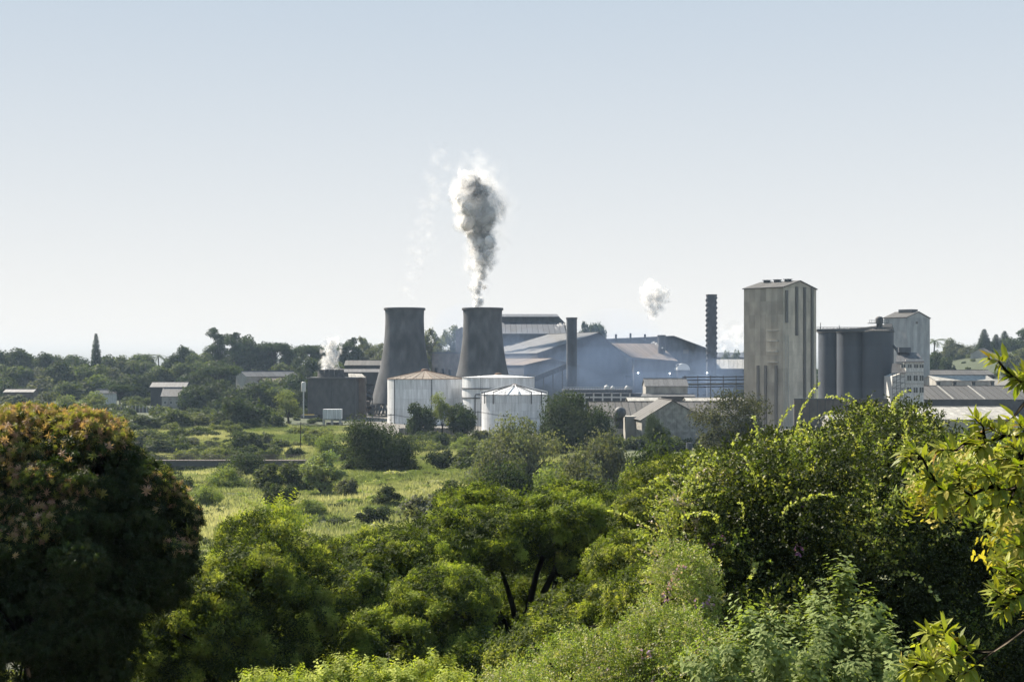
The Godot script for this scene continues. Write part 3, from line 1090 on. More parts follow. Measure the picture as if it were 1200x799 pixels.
func build_mill() -> void:
	# the tall boiler house at the back
	var o := thing("boiler_house", "tall mill building with stepped flat roof behind the cooling tower nearer the stacks", "factory building", at(590, 487, 900))
	wall_poly(o, "wall", [[536, 500], [536, 392], [668, 392], [668, 500]], 880, 60, M.wall_blue)
	wall_poly(o, "clerestory", [[586, 392], [586, 371], [655, 371], [663, 379], [664, 392]], 905, 24, M.wall_blue)
	roof_sheets(o, at(586, 391, 876) - o.position, at(664, 391, 876) - o.position, at(660, 377, 906) - o.position, at(586, 377, 906) - o.position, 12, M.roof_blue, 0.3)
	roof_sheets(o, at(585, 371, 903) - o.position, at(656, 371, 903) - o.position, at(653, 368, 930) - o.position, at(585, 368, 930) - o.position, 10, M.roof_blue, 0.5)
	wall_poly(o, "end_block", [[534, 470], [534, 387], [541, 383], [541, 470]], 878, 30, M.wall_brown)

	# the big shed whose gable faces the viewer
	var s := 800.0 / F
	gable("mill_shed", "wide grey mill shed whose gable rises behind the plain steel stack", "factory building", at(630, 487, 800) * Vector3(1, 0, 1), deg_to_rad(25), 57, 98, CAM + 11 * s, CAM + 36 * s, M.wall_blue, M.roof_grey, 24, 0.69, CAM + 6 * s)
	gable("mill_shed", "small shed with brownish roof against the cooling tower and the wide shed", "factory building", at(614, 487, 775) * Vector3(1, 0, 1), deg_to_rad(25), 34, 60, CAM - 3 * s, CAM + 4.5 * s, M.wall_dark, M.roof_brown, 14, 0.5)
	var mo := thing("mill_hall", "long low-pitched mill hall between the plain stack and the finned stack", "factory building", at(705, 487, 850))
	wall_poly(mo, "wall", [[704, 500], [704, 398], [790, 394.5], [828, 409], [828, 500]], 850, 70, M.wall_blue)
	roof_sheets(mo, at(703, 397.4, 846) - mo.position, at(790, 393.4, 846) - mo.position, at(786, 395, 925) - mo.position, at(703, 398.5, 925) - mo.position, 12, M.roof_blue, 0.5)
	roof_sheets(mo, at(790, 393.4, 846) - mo.position, at(833, 409.4, 846) - mo.position, at(826, 410, 925) - mo.position, at(786, 395, 925) - mo.position, 8, M.roof_blue, 0.5)
	for k in 7:
		var wx := 720 + k * 14.0
		var b := MB.new()
		b.box(at(wx, 412 + (k % 3) * 9, 849.8) - mo.position, Vector3(3.2, 2.4, 0.3))
		lump("louvre", b, M.dark_strip, mo)
	for k in 3:
		var b := MB.new()
		b.tube([at(722 + k * 17, 398, 845) - mo.position, at(722 + k * 17, 391.5 - k % 2, 845) - mo.position], [0.6, 0.6], 10)
		lump("vent_pipe", b, M.roof_grey[k], mo)
	for q in [[706, 452, 828, 453.5], [706, 441, 790, 442], [752, 462, 828, 463]]:
		var b := MB.new()
		b.tube([at(q[0], q[1], 848) - mo.position, at(q[2], q[3], 848) - mo.position], [0.5, 0.5], 8)
		lump("pipe", b, M.roof_grey[1], mo)
	var lo := thing("lean_to", "lean-to with sunlit rusty tin roof below the low-pitched mill hall", "factory building", at(741, 487, 790))
	wall_poly(lo, "wall", [[743, 500], [743, 421], [794, 424], [794, 500]], 792, 12, M.wall_blue)
	roof_sheets(lo, at(741, 418.5, 788) - lo.position, at(795, 423, 788) - lo.position, at(772, 403, 815) - lo.position, at(716, 402, 815) - lo.position, 11, M.roof_brown, 0.25)
	var bo := thing("barrel_roofed_house", "small block with pale barrel roof at the foot of the mill hall", "factory building", at(801, 487, 780))
	wall_poly(bo, "wall", [[794, 500], [794, 427], [808, 427], [808, 500]], 780, 16, M.wall_blue)
	var br := MB.new()
	var pts := []
	for k in 9: pts.append(Vector2(cos(PI * k / 8.0) * 3.6, sin(PI * k / 8.0) * 3.6 + CAM - 1.0))
	br.prism(pts, 1.0, -17.0)
	lump("barrel_roof", br, M.white_steel, bo)
	chimney("plain steel stack before the wide shed gable", 670, 12.4, 372.5, 740, M.wall_blue, false)
	chimney("pale squat stack half lost in haze before the mill hall", 775.5, 9, 393, 800, M.roof_blue[3], false)
	chimney("dark tall stack with spiral fins beside the concrete silo tower", 834, 12.0, 345.5, 790, M.wall_blue, true)
	var bb := thing("flat_roofed_block", "brown flat-roofed block seen between the two cooling towers", "factory building", at(520, 487, 790))
	wall_poly(bb, "wall", [[506, 500], [506, 413], [538, 413], [538, 500]], 790, 30, M.wall_brown)
	wall_poly(bb, "parapet", [[505.6, 414.4], [505.6, 412.4], [538.4, 412.4], [538.4, 414.4]], 789.6, 31, M.dark_steel)
	for k in 3:
		var st := MB.new()
		st.tube([at(511 + k * 8, 440, 785) - bb.position, at(511 + k * 8, 431 + k, 785) - bb.position], [0.7, 0.7], 8)
		lump("vent_pipe", st, M.roof_grey[k], bb)
	var lamp_names := ["small lit lamp on the wide shed wall above the pump platform", "small lit lamp on the mill hall wall by the squat stack", "small lit lamp at the foot of the finned stack"]
	for k in 3:
		var lp := at([748.0, 785.0, 829.0][k], [437.0, 437.5, 437.0][k], 770)
		var la := thing("lamp", lamp_names[k], "lamp", lp)
		var lm := MB.new()
		lm.box(Vector3(0, 0.3, -0.6), Vector3(0.7, 0.12, 1.2))
		lm.box(Vector3(0, -5.0, -1.0), Vector3(0.2, 11.0, 0.2))
		lump("bracket", lm, M.dark_steel, la)
		var gl := MB.new()
		gl.lathe([Vector2(0, -0.22), Vector2(0.15, -0.15), Vector2(0.22, 0), Vector2(0.15, 0.15), Vector2(0, 0.22)], 12)
		lump("lamp_glass", gl, M.lamp_glow, la)
		var ol := OmniLight3D.new()
		ol.name = "lamp_light"
		ol.light_energy = 12.0
		ol.omni_range = 60.0
		ol.omni_attenuation = 2.0
		ol.light_size = 0.2
		ol.shadow_enabled = true
		ol.position = Vector3(0, 0, 0.4)
		la.add_child(ol)
	# shed roofs past the finned stack
	var fo := thing("far_shed", "pale blue shed roof between the finned stack and the silo tower", "shed", at(860, 487, 905))
	wall_poly(fo, "wall", [[840, 500], [840, 432], [890, 432], [890, 500]], 905, 20, M.wall_blue)
	roof_sheets(fo, at(838, 432, 903) - fo.position, at(892, 432, 903) - fo.position, at(892, 421, 922) - fo.position, at(838, 421, 922) - fo.position, 10, M.roof_pale, 0.3)
	var go := thing("far_shed", "dark shed roof topping the pale blue shed behind the finned stack", "shed", at(860, 487, 960))
	wall_poly(go, "wall", [[838, 470], [838, 418], [893, 418], [893, 470]], 960, 24, M.wall_blue)
	roof_sheets(go, at(836, 419, 958) - go.position, at(895, 419, 958) - go.position, at(895, 413, 975) - go.position, at(836, 413, 975) - go.position, 9, M.roof_blue, 0.3)
	# pipe bridge and pump platform in front of the mill
	var pb := thing("pipe_bridge", "pipe bridge with a pale pipe running to the foot of the silo tower", "pipe rack", at(840, 487, 700))
	for k in 4:
		var t := MB.new()
		var yy: float = [441.0, 444.5, 449.5, 452.5][k]
		t.tube([at(800, yy + 1, 700 + k) - pb.position, at(900, yy, 700 + k) - pb.position], [0.45, 0.45] if k == 2 else [0.25, 0.25], 8)
		lump("pipe", t, M.white_steel if k == 2 else M.wall_blue, pb)
	for k in 7:
		var t := MB.new()
		var x := 803 + k * 15.0
		t.bar(at(x, 489, 702) - pb.position, at(x, 440, 702) - pb.position, 0.5)
		lump("post", t, M.wall_blue, pb)
	var pp := thing("pump_platform", "raised platform with white columns and domed vessels before the mill", "platform", at(700, 487, 690))
	wall_poly(pp, "deck", [[660, 460.5], [660, 456.5], [741, 456.5], [741, 460.5]], 690, 14, M.roof_blue[2])
	for k in 8:
		var t := MB.new()
		var x := 664 + k * 10.6
		t.bar(at(x, 488, 691) - pp.position, at(x, 459, 691) - pp.position, 0.7)
		lump("column", t, M.white_steel, pp)
	wall_poly(pp, "beam", [[662, 466.4], [662, 464.6], [735, 464.6], [735, 466.4]], 690.6, 0.8, M.white_steel)
	wall_poly(pp, "back_wall", [[660, 490], [660, 461], [760, 461], [760, 490]], 706, 8, M.wall_blue)
	for q in [[711, 6.5], [718, 5.0], [735, 5.5]]:
		var t := MB.new()
		var r: float = q[1] * 0.5 * 690 / F
		t.lathe([Vector2(r, 0), Vector2(r, r * 0.7), Vector2(r * 0.85, r * 1.2), Vector2(r * 0.5, r * 1.5), Vector2(0.15, r * 1.6), Vector2(0.1, r * 2.0), Vector2(0, r * 2.0)], 20, 0, TAU, at(q[0], 456.5, 695) - pp.position)
		lump("domed_vessel", t, M.white_steel, pp)
	var rl := MB.new()
	for k in 28:
		rl.bar(at(660 + k * 3, 456.5, 690.4) - pp.position, at(660 + k * 3, 453.6, 690.4) - pp.position, 0.1)
	rl.bar(at(660, 453.6, 690.4) - pp.position, at(741, 453.6, 690.4) - pp.position, 0.12)
	rl.bar(at(660, 455, 690.4) - pp.position, at(741, 455, 690.4) - pp.position, 0.1)
	lump("railing", rl, M.white_steel, pp)
	# gantry and conveyor pieces that clutter the foot of the mill
	var gc := thing("conveyor", "covered conveyor rising toward the wide shed from the pump platform", "conveyor", at(640, 487, 745))
	for k in 10:
		var t := MB.new()
		var a := at(622 + k * 4.2, 446 - k * 1.7, 745) - gc.position
		var b2 := at(622 + (k + 1) * 4.2, 446 - (k + 1) * 1.7, 745) - gc.position
		t.bar(a, b2.lerp(a, 0.03), 3.0, 2.6)
		lump("cover_panel", t, M.roof_blue[k % 4], gc)
	for k in 4:
		var t := MB.new()
		t.bar(at(626 + k * 11, 489, 745) - gc.position, at(626 + k * 11, 444 - k * 4.5, 745) - gc.position, 0.6)
		lump("trestle", t, M.dark_steel, gc)


func build_silos() -> void:
	concrete_silo("tall weathered concrete silo tower with dark vertical chutes, biggest on the site", at(918, 487, 560) * Vector3(1, 0, 1), deg_to_rad(45), 23.4, 18.7, CAM + (HZ - 336.5) / F * 560, CAM + (HZ - 329.5) / F * 568, M.silo_concrete, M.roof_dark, true)
	concrete_silo("pale silo tower with a roof monitor behind the white office block", at(1063, 487, 700) * Vector3(1, 0, 1), deg_to_rad(43), 21.4, 12.7, CAM + (HZ - 372) / F * 700, CAM + (HZ - 365) / F * 700, M.silo_blue, M.roof_dark, false)
	# three round steel silos
	var d := 590.0
	var names := ["dark round silo touching the concrete silo tower", "middle one of the dark round silos", "dark round silo nearest the white office block"]
	for k in 3:
		var px: float = [977.0, 999.0, 1029.5][k]
		var r: float = [18.0, 18.0, 18.0][k] * d / F
		var o := thing("round_silo", names[k], "silo", (at(px, 487, d + r + [15.0, 5.5, -2.5][k]) * Vector3(1, 0, 1)), 0.0, "dark round silos")
		var top := CAM + (HZ - 389) / F * d
		for j in 7:
			var b := MB.new()
			var y0 := lerpf(-2, top, j / 7.0)
			var y1 := lerpf(-2, top, (j + 1) / 7.0)
			b.ring([Vector2(r, y0), Vector2(r, y1 - 0.06), Vector2(r - 0.05, y1 - 0.06), Vector2(r - 0.05, y1)], 56)
			lump("ring", b, M.silo_steel[j % 3], o)
		var cap := MB.new()
		cap.ring([Vector2(r + 0.3, top), Vector2(r + 0.3, top + 0.5), Vector2(0, top + 2.0)], 40)
		lump("roof", cap, M.roof_dark[1], o)
		var rail := MB.new()
		for s in 36:
			var a := TAU * s / 36
			var a2 := TAU * (s + 1) / 36
			var e := Vector3(sin(a), 0, cos(a)) * r
			var e2 := Vector3(sin(a2), 0, cos(a2)) * r
			rail.bar(e + Vector3(0, top + 0.5, 0), e + Vector3(0, top + 1.7, 0), 0.12)
			rail.bar(e + Vector3(0, top + 1.7, 0), e2 + Vector3(0, top + 1.7, 0), 0.12)
		lump("railing", rail, M.dark_steel, o)
	var g := thing("silo_gantry", "railed conveyor gantry across the tops of the dark round silos", "gantry", at(960, 386, d))
	wall_poly(g, "deck", [[958, 388.6], [958, 385.6], [1046, 385.6], [1046, 388.6]], 592, 6, M.dark_steel)
	var tr := MB.new()
	for k in 23:
		var x := 958 + k * 4.0
		tr.bar(at(x, 386.5, 598) - g.position, at(x, 383.5, 598) - g.position, 0.15)
		if k < 22: tr.bar(at(x, 386.5, 598) - g.position, at(x + 4, 383.5, 598) - g.position, 0.12)
	tr.bar(at(958, 383.5, 598) - g.position, at(1046, 383.5, 598) - g.position, 0.2)
	lump("truss", tr, M.dark_steel, g)
	roof_sheets(g, at(990, 386, 597) - g.position, at(1046, 386, 597) - g.position, at(1046, 379, 600) - g.position, at(1010, 384, 600) - g.position, 6, M.roof_dark, 0.2)
	for q in [[962, 378.0], [984, 381.0]]:
		var t := MB.new()
		t.tube([at(q[0], 386, 598) - g.position, at(q[0], q[1], 598) - g.position], [0.18, 0.12], 6)
		lump("mast", t, M.dark_steel, g)
	var e := thing("elevator_head", "bucket elevator head with platform above the dark round silos", "machine", at(1031, 386, 594))
	var hd := MB.new()
	hd.lathe([Vector2(1.2, 0), Vector2(1.2, 2.4), Vector2(1.6, 2.5), Vector2(1.6, 4.6), Vector2(1.1, 5.3), Vector2(0, 5.5)], 18)
	lump("drum", hd, M.dark_steel, e)
	var pl := MB.new()
	pl.box(Vector3(-0.6, 2.6, 0), Vector3(8.0, 0.25, 3.5))
	lump("platform", pl, M.dark_steel, e)
	var pr := MB.new()
	for k in 9:
		pr.bar(Vector3(-4.6 + k, 2.7, 1.7), Vector3(-4.6 + k, 3.9, 1.7), 0.1)
	pr.bar(Vector3(-4.6, 3.9, 1.7), Vector3(3.4, 3.9, 1.7), 0.1)
	pr.bar(Vector3(-4.6, 3.3, 1.7), Vector3(3.4, 3.3, 1.7), 0.1)
	lump("railing", pr, M.dark_steel, e)
	var lg := MB.new()
	lg.bar(Vector3(0.6, -34, 7), Vector3(0.6, 2.4, 0.4), 1.0)
	lg.bar(Vector3(2.6, -3, 0), Vector3(6.0, -9, 6), 0.8)
	lump("leg_casing", lg, M.dark_steel, e)
	# white office block with stepped roofs
	var w := thing("office_block", "white block with three rows of windows beside the dark silos", "office building", at(1047, 487, 575))
	wall_poly(w, "wall", [[1046, 500], [1046, 441], [1062, 436], [1062, 421.5], [1083, 421.5], [1083, 500]], 575, 14, M.wall_white)
	roof_sheets(w, at(1050, 424, 574) - w.position, at(1084, 424, 574) - w.position, at(1076, 413, 583) - w.position, at(1052, 413, 583) - w.position, 6, M.roof_grey, 0.2)
	roof_sheets(w, at(1045, 437, 574) - w.position, at(1062, 437, 574) - w.position, at(1059, 426, 580) - w.position, at(1046, 426, 580) - w.position, 4, M.roof_grey, 0.2)
	for q in [[1059, 429], [1066.5, 429], [1074, 429], [1080.5, 429], [1066, 443], [1073.5, 443], [1080.5, 443], [1066, 457], [1073.5, 457], [1080.5, 457]]:
		window(w, at(q[0], q[1], 575) - w.position, 1.8, 1.5 if q[1] < 435 else 2.3)
	wall_poly(w, "ledge", [[1062, 436.4], [1062, 435.6], [1083.4, 435.6], [1083.4, 436.4]], 574.6, 0.4, M.pale_concrete)
	wall_poly(w, "ledge", [[1062, 449.9], [1062, 449.1], [1083.4, 449.1], [1083.4, 449.9]], 574.6, 0.4, M.pale_concrete)
	wall_poly(w, "plant_room", [[1054, 413], [1054, 407], [1068, 407], [1068, 413]], 580, 4, M.wall_blue)
	var sc := thing("scaffold", "steel scaffold stairs against the white office block", "scaffold", at(1047, 487, 570))
	for x in [1046.5, 1051.0, 1056.0, 1061.0]:
		var t := MB.new()
		t.bar(at(x, 489, 571) - sc.position, at(x, 437, 571) - sc.position, 0.16)
		lump("upright", t, M.dark_steel, sc)
	for y in [441, 448, 455, 462, 469]:
		var t := MB.new()
		t.bar(at(1046.5, y, 571) - sc.position, at(1061, y, 571) - sc.position, 0.14)
		t.box(at(1053.7, y + 0.6, 572) - sc.position, Vector3(5.0, 0.1, 1.2))
		lump("landing", t, M.dark_steel, sc)
		if y > 441:
			var u := MB.new()
			u.bar(at(1047, y, 571.4) - sc.position, at(1060, y - 7, 571.4) - sc.position, 0.16)
			lump("stair_flight", u, M.dark_steel, sc)


func vents(o: Node, list: Array, d: float, m: Material) -> void:
	for q in list:
		var b := MB.new()
		b.box(at(q[0], q[1], d) - o.position, Vector3(1.4, 1.3, 1.4))
		var v := lump("roof_vent", b, m, o)
		var c := MB.new()
		c.box(at(q[0], q[1], d) - o.position + Vector3(0, 0.75, 0), Vector3(1.9, 0.2, 1.9))
		lump("cap", c, m, v)


func build_sheds() -> void:
	var x := func(px: float, d: float) -> float: return (px - 600.0) / F * d
	# right of the silos: rows of warehouse roofs
	var a := long_shed("warehouse", "dark warehouse roof with faint skylight strips beyond the pale one", "warehouse", x.call(1084, 594), x.call(1290, 594), 594, 46, 452, 468, M.wall_dark, M.roof_dark, 26)
	vents(a, [[1100, 449.5], [1119, 449.5], [1141, 449.5], [1163, 449.5]], 619, M.dark_steel)
	for q in [0.16, 0.34, 0.62]:   # skylight strips laid on the slope
		var b := MB.new()
		var y0 := CAM + (HZ - 468) / F * 594
		var y1 := CAM + (HZ - 452) / F * 617
		var w := (1290 - 1084) / F * 594.0
		b.slab(Vector3(w * q, y0 + 0.22, 0.2), Vector3(w * q + 0.7, y0 + 0.22, 0.2), Vector3(w * q + 0.7, y1 + 0.16, -22.5), Vector3(w * q, y1 + 0.16, -22.5), 0.1)
		lump("skylight_strip", b, M.roof_pale[1], a)
	long_shed("warehouse", "white-roofed warehouse just behind the dark skylit one", "warehouse", x.call(1098, 680), x.call(1166, 680), 680, 24, 440, 446, M.wall_pale, M.roof_pale, 10)
	long_shed("warehouse", "narrow dark roof farthest back in the warehouse rows", "warehouse", x.call(1091, 740), x.call(1165, 740), 740, 20, 433.5, 439, M.wall_dark, M.roof_dark, 10)
	var c := long_shed("warehouse", "cream-roofed warehouse nearest the bushes, stained with dark streaks", "warehouse", x.call(1076, 400), x.call(1196, 400), 400, 34, 476.5, 491.5, M.wall_pale, M.roof_pale, 18)
	for k in 5:
		var b := MB.new()
		b.box(Vector3(6.5 + k * 4.6, 4.6, 0.12), Vector3(0.35, 12, 0.25))
		lump("pilaster", b, M.pale_concrete, c)
	gable("small_shed", "small pale gabled shed by the cream-roofed warehouse", "shed", at(1172, 487, 350) * Vector3(1, 0, 1), deg_to_rad(-30), 8, 10, CAM - 90.0 / F * 350, CAM - 78.0 / F * 350, M.wall_pale, M.roof_grey, 5)
	var br := thing("yard_wall", "long brown wall before the dark round silos", "wall", at(930, 487, 500))
	for k in 12:   # bays between piers
		wall_poly(br, "bay", [[931 + k * 9.2, 505], [931 + k * 9.2, 468.5], [939.6 + k * 9.2, 468.5], [939.6 + k * 9.2, 505]], 500, 0.6, M.wall_brown)
		wall_poly(br, "pier", [[939.6 + k * 9.2, 505], [939.6 + k * 9.2, 467.6], [940.2 + k * 9.2, 467.6], [940.2 + k * 9.2, 505]], 499.8, 1.0, M.concrete_rim)
	wall_poly(br, "coping", [[930.6, 468.4], [930.6, 467.0], [1041.6, 467.0], [1041.6, 468.4]], 499.7, 1.2, M.dark_steel)
	long_shed("small_shed", "low pale roof peeping over the bushes before the brown wall", "shed", x.call(972, 440), x.call(1004, 440), 440, 10, 486, 492, M.wall_pale, M.roof_pale, 6)
	# the cluster in the middle
	long_shed("store", "grey-roofed loft house with pale upper wall beside the pipe bridge", "shed", x.call(757, 600), x.call(806, 600), 600, 14, 443.5, 452.5, M.wall_pale, M.roof_grey, 9)
	var k1 := thing("store", "dark-eaved lower storey under the grey-roofed loft house", "shed", at(755, 487, 596))
	wall_poly(k1, "wall", [[752, 500], [752, 464], [815, 464], [815, 500]], 596, 3, M.wall_dark)
	roof_sheets(k1, at(751, 464.5, 593) - k1.position, at(816, 464.5, 593) - k1.position, at(814, 461.5, 599) - k1.position, at(753, 461.5, 599) - k1.position, 9, M.roof_grey, 0.2)
	long_shed("store", "pale tin roof in front of the loft house", "shed", x.call(738, 530), x.call(776, 530), 530, 16, 465.5, 472, M.wall_dark, M.roof_pale, 8)
	long_shed("store", "pale tin roof between the loft house and the fine-branched tree", "shed", x.call(806, 540), x.call(872, 540), 540, 12, 466, 470, M.wall_pale, M.roof_pale, 9)
	long_shed("long_store", "long dark roof running behind the pale gabled barn", "warehouse", x.call(694, 465), x.call(880, 465), 465, 24, 470.5, 487, M.wall_pale, M.roof_dark, 24)
	var g := gable("barn", "barn with pale ribbed gable and dark roof facing the valley", "barn", at(752.5, 487, 440) * Vector3(1, 0, 1), deg_to_rad(5), 26, 22, CAM - 67.0 / F * 440, CAM - 45.0 / F * 440, M.roof_pale[1], M.roof_dark, 10, 0.37, CAM - 78.0 / F * 440)
	for k in 25:
		var b := MB.new()
		var xx := 0.5 + k * 1.04
		var top := lerpf(CAM - 67.0 / F * 440, CAM - 45.0 / F * 440, xx / 9.62) if xx < 9.62 else lerpf(CAM - 45.0 / F * 440, CAM - 78.0 / F * 440, (xx - 9.62) / 16.38)
		top -= 0.5
		b.bar(Vector3(xx, -2, 0.06), Vector3(xx, top, 0.06), 0.16)
		lump("cladding_rib", b, M.roof_pale[k % 2 * 3], g)
	var door := MB.new()
	door.box(Vector3(18, 1.4, 0.15), Vector3(3.2, 4.6, 0.2))
	lump("door", door, M.roof_pale[0], g)
	var dw := thing("door_house", "cream lean-to with a dark doorway at the barn's near corner", "shed", at(741, 487, 452))
	wall_poly(dw, "wall", [[733, 520], [733, 488], [752, 488], [752, 520]], 452, 8, M.wall_pale)
	var dd := MB.new()
	dd.box(at(747.5, 506, 451.9) - dw.position, Vector3(1.6, 3.4, 0.25))
	lump("door", dd, M.dark_strip, dw)
	var ht := thing("gas_tank", "silver horizontal tank by the cream lean-to", "tank", at(727, 487, 445))
	var tb := MB.new()
	var rr := 7.0 * 445 / F
	tb.lathe([Vector2(0, -6), Vector2(rr * 0.7, -5.6), Vector2(rr, -4.8), Vector2(rr, 4.8), Vector2(rr * 0.7, 5.6), Vector2(0, 6)], 24)
	var ti := lump("vessel", tb, M.roof_grey[2], ht)
	ti.transform = Transform3D(Basis(Vector3(1, 0, 0), deg_to_rad(82)), Vector3(0, 0.3, -5))
	for s in [-3.0, 2.0]:
		var sd := MB.new()
		sd.box(Vector3(0, -2.4, s - 5), Vector3(2.4, 3.6, 0.6))
		lump("saddle", sd, M.concrete_rim, ht)
	var names := ["dark oil drum in the yard of the barn", "green drum in front of the barn door"]
	for k in 2:
		var p := ground_at([748.0, 808.0][k], 424.0)
		var o := thing("drum", names[k], "drum", p)
		var b := MB.new()
		b.ring([Vector2(0.9, 0), Vector2(0.9, 0.9), Vector2(0.95, 0.92), Vector2(0.95, 1.0), Vector2(0.9, 1.02), Vector2(0.9, 1.9), Vector2(0.95, 1.92), Vector2(0.95, 2.0), Vector2(0.9, 2.02), Vector2(0.9, 2.9), Vector2(0, 2.9)], 18)
		lump("body", b, M.dark_steel if k == 0 else M.wall_blue, o)


func build_tanks() -> void:
	cooling_tower(474, 690, "cooling tower standing apart, nearer the box-shaped cooling plant", M.tower)
	cooling_tower(565.5, 690, "cooling tower nearer the mill, smoke rising above it", M.tower)
	tank(495, 90, 444, 434.5, 600, "white tank with brown cone roof in front of the detached cooling tower", 0)
	tank(583.5, 87, 442.5, 439.5, 585, "white tank with dark bands and nearly flat roof", 1)
	tank(603, 79, 462.5, 453, 548, "white tank with rafters standing on its cone roof, in front of the banded one", 2)
	# forced-draught cooling plant
	var o := thing("cooling_plant", "dark box-shaped cooling plant with steaming round fan stack", "cooling plant", at(388, 487, 640))
	wall_poly(o, "body", [[361, 498], [361, 444], [416, 444], [416, 498]], 640, 24, M.wall_dark)
	for q in [[362, 387.2], [388.4, 415]]:
		wall_poly(o, "side_panel", [[q[0], 486], [q[0], 445], [q[1], 445], [q[1], 486]], 639.7, 0.35, M.wall_cell)
	wall_poly(o, "roof_deck", [[359, 444], [359, 442.4], [418, 442.4], [418, 444]], 639, 26, M.dark_steel)
	var fs := MB.new()
	var c := at(387.5, 443, 652) - o.position
	var r := 15.3 * 652 / F
	for seg in 16:
		var p := MB.new()
		p.ring([Vector2(r + 0.5, c.y), Vector2(r, c.y + 2), Vector2(r, c.y + 3.7), Vector2(r + 0.25, c.y + 3.9)], 4, TAU * seg / 16, TAU * (seg + 1) / 16 - 0.01)
		var pi := lump("fan_stack_panel", p, M.wall_dark, o)
		pi.position = Vector3(c.x, 0, c.z)
	for k in 2:
		wall_poly(o, "corner_column", [[360.2 + k * 55.4, 498], [360.2 + k * 55.4, 444], [361.4 + k * 55.4, 444], [361.4 + k * 55.4, 498]], 639.5, 0.5, M.dark_steel)
	wall_poly(o, "plinth", [[352, 500], [352, 486.6], [371, 486.6], [371, 500]], 634, 5, M.dark_steel)
	wall_poly(o, "kick_rail", [[356, 486.4], [356, 485.4], [368, 485.4], [368, 486.4]], 633.8, 0.4, M.yellow)
	var rl := MB.new()
	for k in 15: rl.bar(at(360 + k * 4, 442.4, 639.2) - o.position, at(360 + k * 4, 439.8, 639.2) - o.position, 0.1)
	rl.bar(at(360, 439.8, 639.2) - o.position, at(416, 439.8, 639.2) - o.position, 0.1)
	lump("railing", rl, M.dark_steel, o)
	var ps := thing("header_tank", "small cream tank on a pole at the corner of the cooling plant", "tank", at(355.5, 487, 633))
	var b := MB.new()
	b.lathe([Vector2(0.9, 10.6), Vector2(1.05, 10.9), Vector2(1.05, 14.6), Vector2(0.7, 15.0), Vector2(0, 15.1)], 18)
	lump("vessel", b, M.white_steel, ps)
	var pm := MB.new()
	pm.bar(Vector3(0, -1, 0), Vector3(0, 10.6, 0), 0.5)
	lump("pole", pm, M.white_steel, ps)
	var lp := MB.new()
	for k in 14: lp.bar(Vector3(-0.7, k * 0.75, 0.4), Vector3(-0.1, k * 0.75, 0.4), 0.08)
	lump("ladder", lp, M.white_steel, ps)
	var an := thing("pump_house", "little house with white sloping roof stuck to the cooling plant", "shed", at(418, 487, 642))
	wall_poly(an, "wall", [[409, 498], [409, 441], [427.5, 441], [427.5, 498]], 655, 8, M.wall_brown)
	roof_sheets(an, at(408, 441.6, 653) - an.position, at(428.4, 442.2, 653) - an.position, at(424, 438.0, 664) - an.position, at(408, 437.6, 664) - an.position, 5, M.roof_pale, 0.25)
	var hp := thing("hopper", "pale ribbed hopper on legs in front of the cooling plant", "hopper", at(389, 487, 575))
	for k in 8:
		wall_poly(hp, "rib_panel", [[378 + k * 2.7, 491], [378 + k * 2.7, 479.6], [380.5 + k * 2.7, 479.6], [380.5 + k * 2.7, 491]], 575 - 0.12 * (k % 2), 5, M.tank_white[k % 3])
	for k in 3:
		wall_poly(hp, "leg", [[377.6 + k * 9.6, 512], [377.6 + k * 9.6, 491], [380.4 + k * 9.6, 491], [380.4 + k * 9.6, 512]], 576, 1.0, M.pale_concrete)
	wall_poly(hp, "base_wall", [[382, 512], [382, 495], [400, 495], [400, 512]], 579, 4, M.wall_dark)
	var pr := thing("pipe_rack", "tangle of dark pipes and ducts linking the cooling plant and detached tower", "pipe rack", at(425, 487, 660))
	for k in 9:
		var t := MB.new()
		var y := 452 + k * 4.2
		var a := at(417 + (k % 3) * 2, y, 660 + k) - pr.position
		var e := at(437 - (k % 2) * 3, y + (k % 4) - 1, 662 + k) - pr.position
		t.tube([a, a.lerp(e, 0.5) + Vector3(0, (k % 3) * 0.3, 0), e], [0.5, 0.5, 0.5] if k % 3 == 0 else [0.28, 0.28, 0.28], 8)
		lump("pipe", t, [M.dark_steel, M.roof_grey[1], M.wall_brown][k % 3], pr)
	for px in [418, 427, 436]:
		var t := MB.new()
		t.bar(at(px, 489, 666) - pr.position, at(px, 450, 666) - pr.position, 0.5)
		lump("post", t, M.dark_steel, pr)
	wall_poly(pr, "duct", [[420, 484], [420, 470], [432, 470], [432, 484]], 668, 5, M.wall_brown)
	# plank fence along the foot of the tank yard
	var fe := thing("fence", "dark board fence along the grass bank below the white tanks", "fence", at(470, 515, 515))
	for k in 40:
		var px := 468 + k * 2.0
		var p0 := ground_at(px, 515)
		var bd := MB.new()
		bd.box(p0 - fe.position + Vector3(0.28, 1.3 + 0.08 * (k % 3), 0), Vector3(0.58, 4.4, 0.08))
		lump("board", bd, [M.dark_steel, M.wall_dark, M.dark_strip][k % 3], fe)
		if k % 5 == 0:
			var po := MB.new()
			po.box(p0 - fe.position + Vector3(-0.05, 1.5, -0.15), Vector3(0.2, 4.8, 0.2))
			lump("post", po, M.dark_steel, fe)


